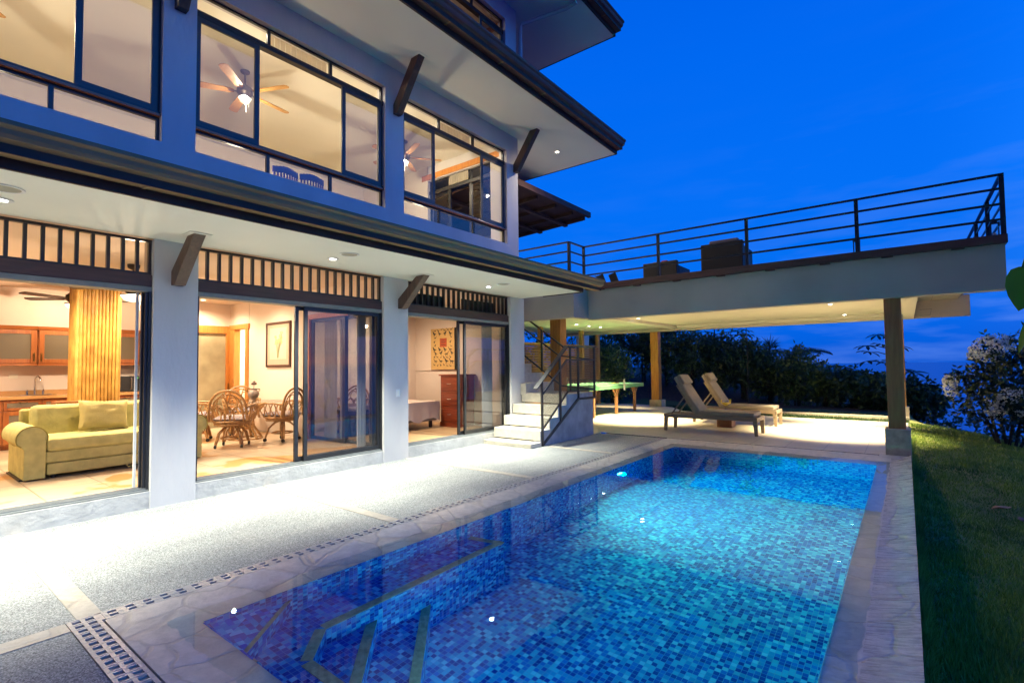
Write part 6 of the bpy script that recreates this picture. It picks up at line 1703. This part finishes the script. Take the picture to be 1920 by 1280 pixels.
# ================================================================== POOL LAMPS
def pool_lamp(loc, aim, label, power, ang=150, col=(0,1,.60)):
    t = thing('pool_lamp', label, 'lamp', loc, group='underwater pool lamps')
    mb = MB().lathe([(.001,.012),(.07,.012),(.075,.006),(.075,0)], k=20); mb.xform(Vector(aim).to_track_quat('Z', 'Y').to_matrix().to_4x4())
    build('lens', mb, M['bulb_pool'], t, local=True)
    mb = MB().lathe([(.078,0),(.098,.002),(.098,.014),(.078,.012)], k=24, cap=False); mb.xform(Vector(aim).to_track_quat('Z', 'Y').to_matrix().to_4x4())
    build('trim_ring', mb, M['white'], t, local=True, smooth=True)
    p = Vector(loc)+Vector(aim).normalized()*.05
    spot(t, p, power, ang, col, 1, .06, aim)
    return t
pool_lamp((PX0,7.36,-.46), (1,-.15,-.10), 'glowing turquoise underwater lamp in the house side wall of the pool', 1200, 168)

pool_lamp((-1.9,1.78,-.85), (-.25,1,.05), 'added unseen fill lamp on the seat wall at the near end of the pool', 60, 168, (.10,.72,1))  # added lamp, out of view, brightening the near part of the pool

# ================================================================== SKY, CAMERA, RENDER SETTINGS
w = bpy.data.worlds.new('World'); scn.world = w; w.use_nodes = True
nt = w.node_tree
for n in list(nt.nodes): nt.nodes.remove(n)
wo = N(nt, 'ShaderNodeOutputWorld'); bg = N(nt, 'ShaderNodeBackground'); L(nt, bg.outputs[0], wo.inputs[0])
tc = N(nt, 'ShaderNodeTexCoord'); sx = N(nt, 'ShaderNodeSeparateXYZ'); L(nt, tc.outputs['Generated'], sx.inputs[0])
# dusk gradient by elevation
el = ramp(nt, [(.0,(.002,.10,.66)), (.05,(.001,.125,.78)), (.12,(.001,.16,.88)), (.28,(.001,.165,.93)), (.50,(.000,.14,.88)), (.75,(.000,.10,.76)), (1,(.000,.08,.66))])
L(nt, sx.outputs[2], el.inputs[0])
# paler violet-blue afterglow away from the house (+X)
mr = N(nt, 'ShaderNodeMapRange'); mr.inputs['From Min'].default_value = .0; mr.inputs['From Max'].default_value = .95; mr.interpolation_type = 'SMOOTHSTEP'
L(nt, sx.outputs[0], mr.inputs['Value'])
ag = ramp(nt, [(.0,(.05,.14,.55)), (.03,(.10,.20,.70)), (.10,(.14,.38,1.2)), (.25,(.07,.55,2.0)), (.5,(.0,.45,2.1)), (1,(.0,.08,.66))])
L(nt, sx.outputs[2], ag.inputs[0])
m1 = N(nt, 'ShaderNodeMix'); m1.data_type = 'RGBA'; L(nt, mr.outputs[0], m1.inputs[0]); L(nt, el.outputs[0], m1.inputs[6]); L(nt, ag.outputs[0], m1.inputs[7])
# clouds: stretched noise near the horizon
mp = N(nt, 'ShaderNodeMapping'); mp.inputs['Scale'].default_value = (3.0,3.0,17.0); mp.inputs['Location'].default_value = (.3,.1,.2); L(nt, tc.outputs['Generated'], mp.inputs[0])
cn_ = N(nt, 'ShaderNodeTexNoise'); cn_.inputs['Scale'].default_value = 1.6; cn_.inputs['Detail'].default_value = 8; cn_.inputs['Roughness'].default_value = .55; L(nt, mp.outputs[0], cn_.inputs['Vector'])
cr = ramp(nt, [(.46,(0,0,0)), (.72,(1,1,1))]); L(nt, cn_.outputs['Fac'], cr.inputs[0])
eb = ramp(nt, [(.0,(.75,.75,.75)), (.10,(.8,.8,.8)), (.22,(.30,.30,.30)), (.40,(.04,.04,.04)), (.6,(0,0,0))]); L(nt, sx.outputs[2], eb.inputs[0])
cm = N(nt, 'ShaderNodeMath', operation='MULTIPLY'); L(nt, cr.outputs[0], cm.inputs[0]); L(nt, eb.outputs[0], cm.inputs[1])
cx_ = N(nt, 'ShaderNodeMapRange'); cx_.inputs['From Min'].default_value = -.35; cx_.inputs['From Max'].default_value = .15; cx_.inputs['To Min'].default_value = .18; cx_.inputs['To Max'].default_value = .75; L(nt, sx.outputs[0], cx_.inputs['Value'])
cm2 = N(nt, 'ShaderNodeMath', operation='MULTIPLY'); L(nt, cx_.outputs[0], cm2.inputs[1]); L(nt, cm.outputs[0], cm2.inputs[0])
m2 = N(nt, 'ShaderNodeMix'); m2.data_type = 'RGBA'; m2.inputs[7].default_value = (.16,.34,.98,1); L(nt, cm2.outputs[0], m2.inputs[0]); L(nt, m1.outputs[2], m2.inputs[6])
# pink streak low in the afterglow
pk = ramp(nt, [(.002,(0,0,0)), (.010,(1,1,1)), (.020,(.9,.9,.9)), (.027,(.25,.25,.25)), (.05,(.45,.45,.45)), (.075,(.1,.1,.1)), (.1,(0,0,0))]); L(nt, sx.outputs[2], pk.inputs[0])
pr_ = N(nt, 'ShaderNodeMapRange'); pr_.inputs['From Min'].default_value = .55; pr_.inputs['From Max'].default_value = .8; L(nt, sx.outputs[0], pr_.inputs['Value'])
pm_ = N(nt, 'ShaderNodeMath', operation='MULTIPLY'); L(nt, pk.outputs[0], pm_.inputs[0]); L(nt, pr_.outputs[0], pm_.inputs[1])
pm2 = N(nt, 'ShaderNodeMath', operation='MULTIPLY'); L(nt, pm_.outputs[0], pm2.inputs[0]); L(nt, cn_.outputs['Fac'], pm2.inputs[1])
m3 = N(nt, 'ShaderNodeMix'); m3.data_type = 'RGBA'; m3.inputs[7].default_value = (1.3,.55,.75,1); L(nt, pm2.outputs[0], m3.inputs[0]); L(nt, m2.outputs[2], m3.inputs[6])
# below the horizon: sea tone
bl_ = N(nt, 'ShaderNodeMath', operation='LESS_THAN'); bl_.inputs[1].default_value = -.004; L(nt, sx.outputs[2], bl_.inputs[0])
m4 = N(nt, 'ShaderNodeMix'); m4.data_type = 'RGBA'; m4.inputs[7].default_value = (.008,.05,.28,1); L(nt, bl_.outputs[0], m4.inputs[0]); L(nt, m3.outputs[2], m4.inputs[6])
# the night side of the sky (behind the camera, along -Y) is darker
ny_ = N(nt, 'ShaderNodeMapRange'); ny_.interpolation_type = 'SMOOTHSTEP'; ny_.inputs['From Min'].default_value = -.75; ny_.inputs['From Max'].default_value = .25; ny_.inputs['To Min'].default_value = .22; ny_.inputs['To Max'].default_value = 1; L(nt, sx.outputs[1], ny_.inputs['Value'])
m5 = N(nt, 'ShaderNodeMix'); m5.data_type = 'RGBA'; m5.blend_type = 'MULTIPLY'; m5.inputs[0].default_value = 1; L(nt, m4.outputs[2], m5.inputs[6]); L(nt, ny_.outputs[0], m5.inputs[7])
L(nt, m5.outputs[2], bg.inputs[0]); bg.inputs[1].default_value = 1.0

cam = bpy.data.cameras.new('camera'); co = bpy.data.objects.new('camera', cam); COL.objects.link(co); scn.camera = co
F_, yaw, pitch, roll = 946.476, R(37.91214), R(2.30943), R(-.64404)
f = Vector((-math.sin(yaw)*math.cos(pitch), math.cos(yaw)*math.cos(pitch), math.sin(pitch)))
r = f.cross(Vector((0,0,1))).normalized(); u = r.cross(f)
c_, s_ = math.cos(roll), math.sin(roll)
r2 = r*c_+u*s_; u2 = -r*s_+u*c_
co.matrix_world = Matrix(((r2.x,u2.x,-f.x,0),(r2.y,u2.y,-f.y,0),(r2.z,u2.z,-f.z,1.6),(0,0,0,1)))
cam.sensor_width = 36; cam.lens = F_/1920*36; cam.shift_y = 7.065/1920; cam.clip_start = .05; cam.clip_end = 60000
vs_ = scn.view_settings; scn.display_settings.display_device = 'sRGB'
vs_.view_transform = 'Standard'; vs_.look = 'None'; vs_.exposure = 0; vs_.gamma = 1; vs_.use_curve_mapping = False
cy = scn.cycles
cy.use_denoising = True; cy.denoiser = 'OPENIMAGEDENOISE'; cy.denoising_input_passes = 'RGB_ALBEDO_NORMAL'
cy.max_bounces = 7; cy.diffuse_bounces = 4; cy.glossy_bounces = 4; cy.transmission_bounces = 4; cy.transparent_max_bounces = 16
cy.caustics_reflective = False; cy.caustics_refractive = True; cy.sample_clamp_indirect = 6; cy.sample_clamp_direct = 0
cy.use_adaptive_sampling = True; cy.adaptive_threshold = .01
